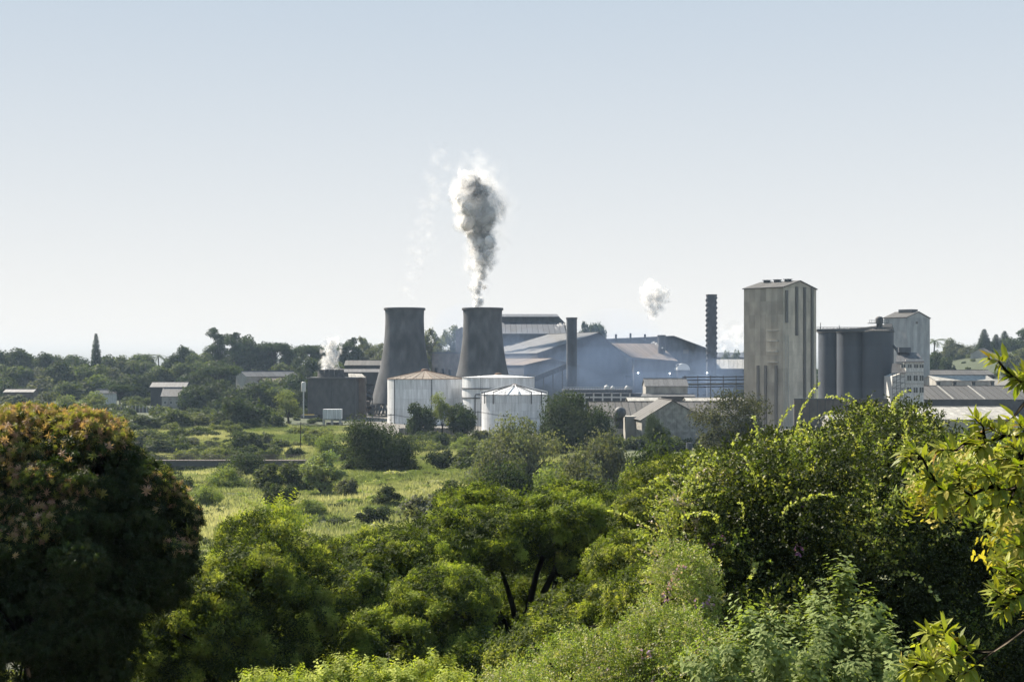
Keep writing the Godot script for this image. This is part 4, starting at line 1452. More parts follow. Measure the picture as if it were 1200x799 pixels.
func power_line() -> void:
	var spots := [[352.0, 470.0, 470.0], [458.0, 490.0, 500.0], [560.0, 478.0, 520.0], [690.0, 470.0, 505.0]]
	var says := ["wooden power pole near the hopper's bank", "wooden power pole behind the spreading tree", "wooden power pole between the banded tank and the raftered tank", "wooden power pole beside the broad dark glossy tree"]
	var tops: Array[Vector3] = []
	for k in 4:
		var g := ground_at(spots[k][0], spots[k][2])
		var o := thing("power_pole", says[k], "power pole", g, 0.3, "power poles along the foot of the plant")
		var h := 9.5
		var b := MB.new()
		b.tube([Vector3(0, -0.5, 0), Vector3(0, h, 0)], [0.17, 0.12], 8)
		lump("pole", b, M.bark, o)
		var c := MB.new()
		c.box(Vector3(0, h - 0.6, 0.12), Vector3(2.2, 0.16, 0.14))
		for x in [-1.0, 0.0, 1.0]:
			c.box(Vector3(x, h - 0.4, 0.12), Vector3(0.12, 0.25, 0.12))
		lump("cross_arm", c, M.dark_steel, o)
		tops.append(g + Vector3(0, h - 0.3, 0))
	var w := thing("power_line", "thin sagging wires strung along the wooden poles", "wires", tops[0])
	for s in [-1.0, 0.0, 1.0]:
		var b := MB.new()
		for k in 3:
			var pts := []
			var rad := []
			for q in 11:
				var t := q / 10.0
				pts.append(tops[k].lerp(tops[k + 1], t) - tops[0] + Vector3(s, -2.2 * sin(t * PI), 0))
				rad.append(0.035)
			b.tube(pts, rad, 4)
		lump("wire", b, M.dark_steel, w)


func build_village() -> void:
	gable("hill_house", "long brown house with pale end wall on the wooded hillside", "house", at(276, 430, 850) * Vector3(1, 0, 1) + Vector3(0, 13, 0), deg_to_rad(-48), 12, 36, 4.8, 7.8, M.wall_pale, M.roof_grey, 9)
	gable("hill_house", "lower annexe roof against the long brown hillside house", "house", at(302, 430, 838) * Vector3(1, 0, 1) + Vector3(0, 12, 0), deg_to_rad(-48), 9, 22, 3.0, 5.0, M.wall_brown, M.roof_brown, 7)
	long_shed("hill_house", "wide pale roof over dark veranda beside the terrace wall", "house", (176 - 600.0) / F * 740, (217 - 600.0) / F * 740, 740, 12, 447.5, 453.5, M.wall_dark, M.roof_grey, 9)
	var h := long_shed("hill_house", "grey-roofed cottage with small windows above the terrace wall", "house", (189 - 600.0) / F * 705, (217 - 600.0) / F * 705, 705, 10, 454.0, 464.5, M.wall_pale, M.roof_grey, 7)
	for k in 4:
		window(h, Vector3(1.8 + k * 2.8, CAM - 46.0 / F * 705 - 0.3, 0.02), 1.1, 1.3)
	var t := thing("terrace_wall", "low dark terrace wall with pale posts below the cottage", "wall", at(170, 475, 690))
	for k in 15:
		var a := ground_at(137 + k * 4.3, 690 - 6 * sin(k / 14.0 * PI))
		var b := ground_at(137 + (k + 1) * 4.3, 690 - 6 * sin((k + 1) / 14.0 * PI))
		var m := MB.new()
		m.bar(a - t.position + Vector3(0, 0.6, 0), b.lerp(a, 0.03) - t.position + Vector3(0, 0.6, 0), 0.5, 3.0)
		lump("bay", m, M.wall_dark if k % 2 else M.wall_brown, t)
		var p := MB.new()
		p.box(a - t.position + Vector3(0, 1.4, 0), Vector3(0.4, 3.6, 0.6))
		lump("post", p, M.pale_concrete, t)
	long_shed("hill_house", "bungalow with pale roof low among the trees under the conical pine", "house", (4 - 600.0) / F * 760, (38 - 600.0) / F * 760, 760, 9, 456, 459.5, M.wall_brown, M.roof_grey, 8)
	gable("hill_house", "white cottage gable under the trees past the terrace wall", "house", at(108, 430, 750) * Vector3(1, 0, 1) + Vector3(0, 7.0, 0), deg_to_rad(-35), 7, 10, 3.0, 4.8, M.wall_white, M.roof_grey, 5)
	long_shed("tin_shed", "dark tin-roofed shed on the slope behind the cooling plant", "shed", (404 - 600.0) / F * 790, (452 - 600.0) / F * 790, 790, 16, 422, 428, M.wall_dark, M.roof_dark, 10)
	long_shed("tin_shed", "second dark shed showing its roof by the detached cooling tower", "shed", (398 - 600.0) / F * 745, (444 - 600.0) / F * 745, 745, 10, 432, 436, M.wall_dark, M.roof_grey, 9)
	var c := at(1138, 412, 1030)
	c.y = ground(c.x, c.z)
	gable("hill_house", "hipped pale house on the grassy rise beyond the warehouses", "house", c, deg_to_rad(-30), 14, 12, 4.0, 8.0, M.wall_pale, M.roof_brown, 6)


func build_bridge() -> void:
	var d := 425.0
	var o := thing("footbridge", "dark flat girder bridge with thin railing across the ravine", "bridge", at(270, 541, d))
	for k in 6:
		wall_poly(o, "girder", [[150 + k * 34.6, 546.2], [150 + k * 34.6, 540.6], [184.4 + k * 34.6, 540.6], [184.4 + k * 34.6, 546.2]], d, 0.5, M.dark_steel)
		wall_poly(o, "deck", [[150 + k * 34.6, 540.4], [150 + k * 34.6, 539.4], [184.4 + k * 34.6, 539.4], [184.4 + k * 34.6, 540.4]], d - 0.3, 3.4, M.wall_brown)
	for s in 2:
		for k in 42:
			var p := MB.new()
			var px := 150 + k * 5.0
			p.bar(at(px, 539.4, d) - o.position - Vector3(0, 0, s * 3.0), at(px, 533.6, d) - o.position - Vector3(0, 0, s * 3.0), 0.09)
			lump("baluster", p, M.wall_brown, o)
		for y in [533.6, 536.4]:
			var r := MB.new()
			r.bar(at(150, y, d) - o.position - Vector3(0, 0, s * 3.0), at(356, y, d) - o.position - Vector3(0, 0, s * 3.0), 0.09)
			lump("hand_rail", r, M.wall_brown, o)
	for px in [196.0, 262.0, 330.0]:
		wall_poly(o, "pier", [[px, 580], [px, 546.4], [px + 6, 546.4], [px + 6, 580]], d + 0.6, 2.0, M.concrete_rim)


func build_smoke() -> void:
	rng.seed = 4100
	plume("smoke_cloud", "white smoke column climbing above the cooling tower nearer the mill", [[560, 362, 10], [560, 348, 10], [561, 332, 12], [563, 312, 17], [566, 295, 21], [563, 275, 21], [559, 258, 28], [559, 240, 38], [554, 224, 35], [550, 212, 22]], 860, 0.42, 120, 13)
	plume("smoke_cloud", "thin veil of vapour frayed around the white smoke column", [[560, 350, 13], [564, 315, 24], [570, 290, 32], [568, 262, 36], [570, 240, 48], [562, 218, 46], [556, 200, 34], [552, 188, 20]], 860, 0.08, 64, 4, false)
	plume("smoke_cloud", "small white puff hanging over the mill hall roof", [[762, 372, 8], [765, 360, 14], [764, 344, 19], [775, 350, 15], [763, 328, 12]], 860, 0.42, 36, 8, false)
	plume("steam_cloud", "thick steam rising off the box-shaped cooling plant", [[387, 436, 13], [386, 426, 14], [386, 416, 16], [388, 407, 14], [396, 410, 10]], 652, 0.4, 50, 8)
	plume("steam_cloud", "wide pale steam bank between the finned stack and the silo tower", [[842, 412, 10], [856, 398, 18], [868, 388, 22], [860, 408, 18]], 980, 0.16, 30, 4, false)
	plume("steam_cloud", "wisp of steam on the boiler house roof beside the plain stack", [[652, 384, 3], [658, 381, 4], [664, 380, 3]], 850, 0.3, 10, 12)
	plume("steam_cloud", "wisp of steam leaking from the lean-to roof", [[764, 401, 2.5], [770, 404, 4], [778, 408, 3]], 798, 0.3, 10, 12)
	plume("steam_cloud", "faint vapour drifting up from the detached cooling tower", [[478, 345, 12], [490, 300, 16], [500, 255, 20], [512, 215, 20], [516, 180, 16]], 700, 0.05, 44, 8, false)
	# blue smoke that lies in the yard of the mill
	var o := thing("yard_smoke_cloud", "thin bluish smoke lying low before the mill buildings", "smoke", at(745, 440, 745), 0.0, "", "stuff")
	var fm := FogMaterial.new()
	fm.resource_name = "yard_smoke"
	fm.density = 0.0021
	fm.albedo = Color(0.72, 0.83, 1.0)
	for q in [[700, 435, 70, 30, 750], [745, 425, 70, 40, 760], [800, 440, 60, 30, 755], [835, 445, 40, 26, 745], [690, 420, 40, 30, 770], [770, 455, 90, 20, 720], [620, 420, 40, 36, 770], [640, 450, 70, 24, 730], [846, 425, 34, 40, 800], [720, 400, 60, 40, 820], [545, 385, 40, 30, 730], [565, 420, 60, 40, 735]]:
		var v := FogVolume.new()
		v.shape = RenderingServer.FOG_VOLUME_SHAPE_ELLIPSOID
		v.size = Vector3(q[2] * 2 * q[4] / F, q[3] * 2 * q[4] / F, 60)
		v.material = fm
		v.position = at(q[0], q[1], q[4]) - o.position
		v.name = "puff"
		o.add_child(v, true)
		v.set_meta("kind", "stuff")


func build_trees() -> void:
	rng.seed = 4101
	var P := {}
	var dark := Color(0.05, 0.075, 0.034)
	var mid := Color(0.085, 0.115, 0.046)
	var light := Color(0.19, 0.235, 0.08)
	var grey := Color(0.12, 0.14, 0.09)
	P.round_dark = tree_proto("round", 11, 12, dark, 28, 230, 0.8)
	P.round_mid = tree_proto("round", 11, 12, mid, 28, 230, 0.8)
	P.round_light = tree_proto("round", 9, 10, light, 26, 200, 0.7)
	P.round_grey = tree_proto("round", 11, 12, grey, 30, 210, 0.75)
	P.umbrella = tree_proto("umbrella", 13, 15, dark, 30, 190, 0.75)
	P.tall = tree_proto("tall", 18, 12, dark, 34, 170, 0.75)
	P.tall_grey = tree_proto("tall", 18, 13, grey, 40, 170, 0.7)
	P.palm = tree_proto("palm", 11, 7, mid, 0, 0, 0.55)
	P.conifer = tree_proto("conifer", 18, 7, dark * 0.8, 0, 0, 0.5)
	P.bush_dark = tree_proto("bush", 4, 6, dark, 18, 190, 0.42)
	P.bush_mid = tree_proto("bush", 4, 6, mid, 18, 190, 0.42)
	P.bush_light = tree_proto("bush", 3.5, 6, light, 18, 190, 0.4)
	P.bush_grey = tree_proto("bush", 4, 6, grey, 18, 180, 0.4)
	# nearer trees with finer leaves
	P.near_dark = tree_proto("round", 13, 17, dark, 60, 420, 0.46)
	P.near_round = tree_proto("round", 10, 16, dark * 0.85, 60, 420, 0.48)
	P.young = tree_proto("young", 11, 9, light, 24, 220, 0.42)
	P.feather = tree_proto("feather", 11, 18, grey * 1.3, 90, 150, 0.46)
	P.fine = tree_proto("feather", 8, 11, Color(0.075, 0.085, 0.05), 90, 240, 0.3)
	P.vase = tree_proto("feather", 7, 7, Color(0.2, 0.26, 0.12), 40, 130, 0.4)
	P.mound = tree_proto("bush", 6, 9, dark, 50, 220, 0.4)
	P.mound_grey = tree_proto("bush", 5, 9, grey * 1.2, 54, 190, 0.36)
	P.mound_light = tree_proto("bush", 5, 9, Color(0.22, 0.28, 0.09), 50, 190, 0.38)

	var looks := {"round_dark": ["dark round tree", "dark_tree"], "round_mid": ["green round tree", "green_tree"], "round_light": ["pale green tree", "pale_tree"], "round_grey": ["grey-green tree", "grey_tree"], "umbrella": ["flat-topped tree", "flat_topped_tree"], "tall": ["tall open-crowned tree", "tall_tree"], "tall_grey": ["tall hazy grey tree", "tall_tree"], "palm": ["palm tree", "palm_tree"], "bush_dark": ["dark bush", "bush"], "bush_mid": ["green bush", "bush"], "bush_light": ["pale bush", "bush"], "bush_grey": ["grey-green bush", "bush"]}
	plant(P.conifer, "conical_pine", "dark narrow conical pine standing clear above the skyline", "tree", 112, 391.5, 17, 985)
	# rows of trees: [name of the row, its landmark, distance, [px, top, width, kind] ...]
	var rows := [
		["on the skyline", "the conical pine toward the mill", 1000.0, [[128, 417, 32, "round_dark"], [148, 415, 32, "round_mid"], [168, 414, 24, "round_mid"], [185, 416, 18, "palm"], [200, 416, 24, "round_dark"], [214, 406, 22, "round_dark"], [233, 413, 30, "round_mid"], [256, 385, 30, "tall"], [272, 390, 30, "tall"], [292, 394, 34, "round_dark"], [307, 402, 28, "round_dark"], [321, 401, 28, "umbrella"], [341, 405, 24, "round_dark"], [362, 404, 28, "umbrella"], [383, 408, 28, "round_mid"], [396, 404, 24, "round_dark"], [411, 396, 26, "tall"], [425, 394, 20, "tall_grey"], [442, 402, 26, "tall_grey"], [466, 405, 24, "round_grey"]]],
		["on the skyline", "the conical pine away from the mill", 1000.0, [[94, 417, 30, "round_dark"], [72, 415, 28, "round_mid"], [50, 414, 30, "round_dark"], [28, 414, 30, "round_dark"], [8, 409, 34, "round_dark"], [-16, 406, 34, "round_dark"]]],
		["in the hill's second tree row", "the picture edge", 890.0, [[-6, 426, 40, "round_mid"], [18, 428, 38, "round_mid"], [42, 430, 36, "round_grey"], [64, 424, 34, "round_dark"], [84, 428, 40, "round_mid"], [108, 426, 42, "round_mid"], [134, 430, 40, "round_grey"], [156, 424, 20, "palm"], [170, 424, 24, "palm"], [188, 428, 34, "round_mid"], [214, 424, 40, "round_mid"], [240, 422, 38, "round_mid"], [262, 424, 40, "round_dark"], [336, 424, 40, "round_mid"], [366, 420, 40, "round_dark"], [352, 414, 24, "tall"], [392, 424, 34, "round_mid"]]],
		["in the hill's third tree row", "the picture edge", 800.0, [[10, 444, 54, "round_dark"], [48, 440, 44, "round_grey"], [80, 446, 44, "round_mid"], [112, 438, 50, "round_mid"], [146, 440, 44, "round_dark"], [168, 438, 30, "round_dark"], [232, 434, 42, "round_dark"], [256, 428, 44, "umbrella"], [322, 442, 40, "round_mid"], [350, 438, 40, "round_dark"], [376, 432, 34, "round_dark"]]],
		["among the hillside cottages", "the picture edge", 700.0, [[18, 462, 40, "bush_grey"], [50, 458, 44, "round_grey"], [80, 462, 34, "round_light"], [112, 458, 36, "round_light"], [140, 450, 24, "umbrella"], [228, 452, 40, "round_dark"], [250, 446, 46, "round_dark"], [282, 450, 56, "round_dark"], [322, 452, 40, "round_mid"], [258, 470, 44, "round_dark"], [348, 456, 30, "round_dark"]]],
		["on the slope behind the bridge", "its hidden end", 560.0, [[140, 482, 44, "round_grey"], [170, 486, 48, "bush_mid"], [204, 478, 44, "round_mid"], [236, 484, 44, "round_grey"], [262, 480, 40, "round_mid"], [284, 466, 62, "round_dark"], [318, 482, 40, "round_mid"], [250, 500, 46, "bush_grey"], [212, 500, 48, "bush_mid"], [176, 506, 44, "bush_dark"], [286, 500, 50, "bush_dark"], [322, 500, 40, "bush_mid"], [338, 510, 44, "bush_light"], [366, 512, 40, "bush_mid"]]],
		["in the ravine at the bridge", "its hidden end", 480.0, [[130, 502, 44, "bush_dark"], [160, 506, 46, "round_grey"], [190, 514, 40, "bush_mid"], [222, 512, 40, "bush_grey"], [250, 516, 36, "bush_mid"], [280, 514, 42, "bush_light"], [310, 520, 40, "bush_mid"], [344, 522, 36, "bush_light"], [372, 524, 34, "bush_mid"], [396, 520, 30, "bush_light"], [420, 524, 30, "bush_mid"]]],
		["on the rise past the warehouses", "the pale silo", 1080.0, [[1096, 398, 22, "palm"], [1115, 396, 30, "round_grey"], [1134, 404, 26, "round_grey"], [1154, 386, 16, "conifer"], [1150, 400, 30, "round_dark"], [1168, 392, 14, "conifer"], [1178, 388, 14, "conifer"], [1186, 396, 30, "round_dark"], [1208, 380, 34, "tall"], [1236, 388, 34, "round_dark"]]],
		["below the rise past the warehouses", "the pale silo", 880.0, [[1098, 412, 24, "round_dark"], [1112, 418, 16, "bush_dark"], [1178, 414, 30, "bush_grey"], [1202, 408, 34, "round_grey"], [1228, 404, 34, "round_mid"]]],
		["behind the mill", "the detached cooling tower", 960.0, [[508, 384, 24, "tall_grey"], [527, 381, 28, "tall_grey"], [545, 392, 22, "tall_grey"], [452, 402, 26, "round_grey"], [488, 404, 26, "round_grey"], [684, 378, 18, "tall"], [700, 378, 16, "umbrella"], [850, 410, 14, "round_grey"], [862, 409, 14, "round_grey"], [872, 411, 14, "round_grey"]]],
	]
	var ordinal := ["first", "second", "third", "fourth", "fifth", "sixth", "seventh", "eighth", "ninth", "tenth", "eleventh", "twelfth"]
	looks["conifer"] = ["narrow dark conifer", "conifer"]
	for r in rows:
		var counts := {}
		for q in r[3]:
			var kind: String = q[3]
			var look: Array = looks[kind]
			var n: int = counts.get(look[0], 0)
			counts[look[0]] = n + 1
			plant(P[kind], look[1], "%s %s %s, from %s" % [ordinal[n], look[0], r[0], r[1]], "bush" if kind.begins_with("bush") else "tree", q[0], q[1], q[2] * (1.6 if r[2] > 940.0 and r[2] < 1050.0 and kind != "palm" else 1.3), r[2] + rng.randf_range(-14, 14), "trees " + r[0] if not kind.begins_with("bush") else "bushes " + r[0])

	# trees and bushes that stand by themselves in the middle distance
	var one := [
		["near_dark", "spreading_tree", "dark spreading tree on the grass bank below the detached cooling tower", "tree", 446, 484, 100, 345],
		["round_dark", "dark_tree", "dark rounded tree right under the brown-roofed tank", "tree", 495, 473, 38, 505],
		["young", "young_tree", "slim light tree poking up before the brown-roofed tank", "tree", 518, 459, 30, 500],
		["round_dark", "dark_tree", "dark tree between the brown-roofed tank and the banded tank", "tree", 545, 474, 42, 498],
		["near_round", "broad_tree", "broad dark glossy tree beside the tank with rafters", "tree", 671, 458, 92, 425],
		["feather", "feathery_tree", "grey-green feathery tree in front of the tank with rafters", "tree", 606, 486, 118, 300],
		["mound", "round_bush", "dark domed bush in front of the bridge", "bush", 287, 528, 60, 350],
		["mound_grey", "grey_bush", "grey-green bush at the foot of the dark domed bush", "bush", 266, 548, 60, 320],
		["vase", "feathery_shrub", "vase-shaped feathery shrub on the meadow", "shrub", 376, 528, 54, 290],
		["young", "young_tree", "small pale tree with slim trunk by the cooling plant", "tree", 338, 456, 36, 575],
		["near_dark", "dark_tree", "small dark tree in front of the pale gabled barn", "tree", 770, 482, 30, 405],
		["fine", "bare_tree", "fine-branched brownish tree in front of the silo tower", "tree", 872, 455, 118, 330],
		["mound", "round_bush", "dark domed bush below the pale gabled barn", "bush", 768, 507, 92, 190],
		["mound_grey", "thorn_bush", "grey thorny thicket under the broad dark glossy tree", "bush", 700, 500, 84, 270],
		["mound_grey", "thorn_bush", "grey-green thicket between the feathery tree and the dark domed bush", "bush", 690, 524, 90, 215],
		["mound", "round_bush", "dark bush in front of the feathery tree", "bush", 590, 536, 66, 215],
		["mound_light", "pale_bush", "yellow-green bush at the feathery tree's foot", "bush", 640, 540, 80, 230],
		["mound_light", "pale_bush", "yellow-green bush beneath the barn's dark domed bush", "bush", 735, 540, 80, 165],
		["mound", "round_bush", "dark bush before the yellow-green thicket in mid valley", "bush", 712, 560, 70, 150],
		["bush_dark", "bush", "low dark bush under the spreading tree", "bush", 410, 536, 40, 350],
		["bush_mid", "bush", "green bush at the trunk of the spreading tree", "bush", 476, 534, 44, 355],
		["bush_dark", "bush", "dark bush where the board fence ends", "bush", 520, 528, 46, 345],
		["bush_mid", "bush", "green bush between the board fence and the feathery tree", "bush", 548, 522, 46, 340],
		["bush_light", "bush", "pale bush on the bank below the hopper", "bush", 372, 500, 40, 480],
		["bush_light", "bush", "pale bush in front of the cooling plant's plinth", "bush", 350, 498, 34, 530],
		["bush_mid", "bush", "green bush beside the hopper legs", "bush", 412, 498, 34, 540],
		["bush_dark", "bush", "dark scrub near the tip of the meadow", "bush", 330, 566, 40, 260],
		["bush_grey", "bush", "grey bush on the meadow beside the vase-shaped shrub", "bush", 410, 560, 34, 270],
		["bush_mid", "bush", "low green bush in the middle of the meadow", "bush", 452, 568, 36, 255],
		["bush_light", "bush", "pale tuft-like bush at the near edge of the meadow", "bush", 330, 592, 40, 210],
	]
	for q in one:
		plant(P[q[0]], q[1], q[2], q[3], q[4], q[5], q[6] * 1.14, q[7])
	var marks := [["the vase-shaped meadow shrub", 376.0, 290.0], ["the dark domed bush before the bridge", 287.0, 350.0], ["the spreading tree on the bank", 446.0, 370.0], ["the board fence", 505.0, 500.0], ["the feathery tree before the tanks", 590.0, 300.0], ["the yellow-green sapling", 314.0, 230.0], ["the hopper on legs", 389.0, 480.0]]
	var near := {}
	for k in 95:
		var d := rng.randf_range(215, 500)
		var px := rng.randf_range(205, 590)
		var p := ground_at(px, d)
		if patch.get_noise_2d(p.x * 0.6, d * 0.6) > 0.12 or px > 395.0 and px < 495.0 and d > 270.0 and d < 400.0 or px > 180.0 and px < 370.0 and d > 330.0 and d < 428.0: continue
		var size := rng.randf_range(4.5, 12.0)
		var kind: int = rng.randi() % 5
		var top := HZ - (p.y + size * rng.randf_range(0.4, 0.7) - CAM) / d * F
		var best := ""
		var far := 1e9
		for q in marks:
			var g := ground_at(q[1], q[2]).distance_to(p)
			if g < far:
				far = g
				best = q[0]
		var key: String = ["green", "pale", "grey-green", "dark", "leafy yellowish"][kind] + " scrub bush to " + best
		near.get_or_add(key, []).append([far, kind, px, top, size / d * F, d])
	for key in near:
		var list: Array = near[key]
		list.sort_custom(func(a, b): return a[0] < b[0])
		for k in list.size():
			var q: Array = list[k]
			plant(P[["bush_mid", "bush_light", "bush_grey", "bush_dark", "mound_light"][q[1]]], "scrub_bush", ["nearest", "second nearest", "third nearest", "fourth nearest", "fifth nearest", "sixth nearest", "seventh nearest", "eighth nearest"][mini(k, 7)] + " " + key, "bush", q[2], q[3], q[4], q[5], "scrub bushes on the rough meadow")
	for k in P: P[k].free()

	# what grows too thick to count: scrub over the slopes
	var where := []
	var tint := []
	var um := undergrowth_mesh()
	for k in 9000:
		var d := rng.randf_range(140, 1300) if k % 3 else rng.randf_range(150, 520)
		var px := rng.randf_range(-200, 1420)
		var p := ground_at(px, d)
		if yard(p.x, d) > 0.05 and d < 870: continue
		var open := smoothstep(200, 240, px) * (1.0 - smoothstep(560, 600, px)) * smoothstep(190, 220, d) * (1.0 - smoothstep(400, 425, d))
		if d > 425 and d < 560 and px > 330 and px < 480: open = 0.9
		if d > 900 and px > 1105 and px < 1170 and d < 1050: open = 0.97
		if d > 500 and d < 640 and px > 300 and px < 460: open = 0.8
		if rng.randf() < open * 0.72: continue
		if d < 420 and px > 430 and d > 380: continue
		if d < 428 and d > 372 and px > 175 and px < 370: continue
		var s := (0.55 if open > 0.5 else 1.0) * rng.randf_range(0.8, 1.8) * (1.0 if d < 420 else 1.6) * (0.7 if d < 300 else 1.0)
		where.append(Transform3D(Basis(Vector3.UP, rng.randf() * TAU).scaled(Vector3(s, s * rng.randf_range(0.6, 1.2), s)), p - Vector3(0, 0.1, 0)))
		var t := rng.randf()
		var c := Color(0.06, 0.085, 0.035).lerp(Color(0.17, 0.2, 0.075), t * t)
		tint.append(c)
	for k in 1500:   # hummocks of pale grass and scrub over the meadow
		var d := rng.randf_range(170, 500)
		var px := rng.randf_range(190, 620)
		var p := ground_at(px, d)
		if yard(p.x, d) > 0.2: continue
		var s := rng.randf_range(0.4, 1.3)
		where.append(Transform3D(Basis(Vector3.UP, rng.randf() * TAU).scaled(Vector3(s * 1.3, s * rng.randf_range(0.5, 0.9), s * 1.3)), p - Vector3(0, 0.15, 0)))
		var t := rng.randf()
		tint.append(Color(0.36, 0.42, 0.18).lerp(Color(0.55, 0.57, 0.32), rng.randf()) if t < 0.45 else Color(0.2, 0.27, 0.08).lerp(Color(0.34, 0.4, 0.13), rng.randf()) if t < 0.85 else Color(0.06, 0.085, 0.035))
	for k in 2600:
		var d := 24.0 + 150.0 * pow(rng.randf(), 0.8)
		var p := ground_at(rng.randf_range(-100, 1300), d)
		var s := rng.randf_range(0.35, 0.8)
		where.append(Transform3D(Basis(Vector3.UP, rng.randf() * TAU).scaled(Vector3(s, s, s)), p - Vector3(0, 0.05, 0)))
		tint.append(Color(0.09, 0.13, 0.045).lerp(Color(0.24, 0.27, 0.09), rng.randf()))
	tag(scatter("undergrowth", self, um, M.leaf, where, tint), "dense scrub covering the slopes and valley sides", "undergrowth", "", "stuff")


func build_meadow() -> void:
	rng.seed = 4102
	var where := []
	var tint := []
	var tm := tuft()
	for k in 60000:
		var d := 150.0 + 420.0 * sqrt(rng.randf())
		var px := rng.randf_range(120, 720)
		var p := ground_at(px, d)
		if yard(p.x, d) > 0.3: continue
		var n := patch.get_noise_2d(p.x * 0.6, d * 0.6) * 0.5 + 0.5
		var s := rng.randf_range(0.6, 1.5) * (0.6 + 0.9 * n)
		where.append(Transform3D(Basis(Vector3.UP, rng.randf() * TAU).scaled(Vector3(s * 1.4, s, s * 1.4)), p))
		var c := Color(0.17, 0.24, 0.075).lerp(Color(0.48, 0.52, 0.27), clampf(n * 3.0 - 1.35 + rng.randf() * 0.35, 0, 1))
		tint.append(c)
	tag(scatter("meadow_grass", self, tm, M.grass, where, tint), "long sunlit grass of the open meadow in the valley", "grass", "", "stuff")


func px_lumps(list: Array) -> Array:   # [px, py, d, radius px across, radius px up, radius m deep]
	var out := []
	for q in list:
		out.append([at(q[0], q[1], q[2]), Vector3(q[3] / F * q[2], q[4] / F * q[2], q[5])])
	return out


func sub_lumps(lumps: Array, n: int, f: float, low := -2.0) -> Array:   # leaf clumps over the upper shell of the big lumps
	var out := []
	for q in lumps:
		var r: Vector3 = q[1]
		var m := pow(r.x * r.y * r.z, 1.0 / 3.0)
		for k in n:
			var e := ball()
			if e.y < low and rng.randf() < 0.85: continue
			var s := m * f * rng.randf_range(0.65, 1.35)
			out.append([q[0] + e * r * rng.randf_range(0.68, 0.98), Vector3(s * 1.15, s * 0.8, s * 1.15)])
	return out


func near_tree(called: String, label: String, category: String, foot: Vector3, lumps: Array, fork: Vector3, trunk_r: float, bark: Material) -> Node3D:
	var o := thing(called, label, category, foot)
	if trunk_r > 0.0:
		var t := MB.new()
		limb(t, Vector3(0, -0.5, 0), fork - foot, trunk_r * 1.3, trunk_r, 0.05, 9)
		lump("trunk", t, bark, o)
		for q in lumps:
			var b := MB.new()
			limb(b, fork - foot, q[0] - foot, trunk_r * 0.5, trunk_r * 0.1, 0.16, 6)
			for k in 6:
				limb(b, (fork - foot).lerp(q[0] - foot, 0.7), q[0] - foot + ball() * q[1] * 0.7, trunk_r * 0.16, 0.02, 0.12, 5)
			lump("limb", b, bark, o)
	return o


func localised(where: Array, foot: Vector3) -> Array:
	var out := []
	for t in where: out.append(Transform3D(t.basis, t.origin - foot))
	return out


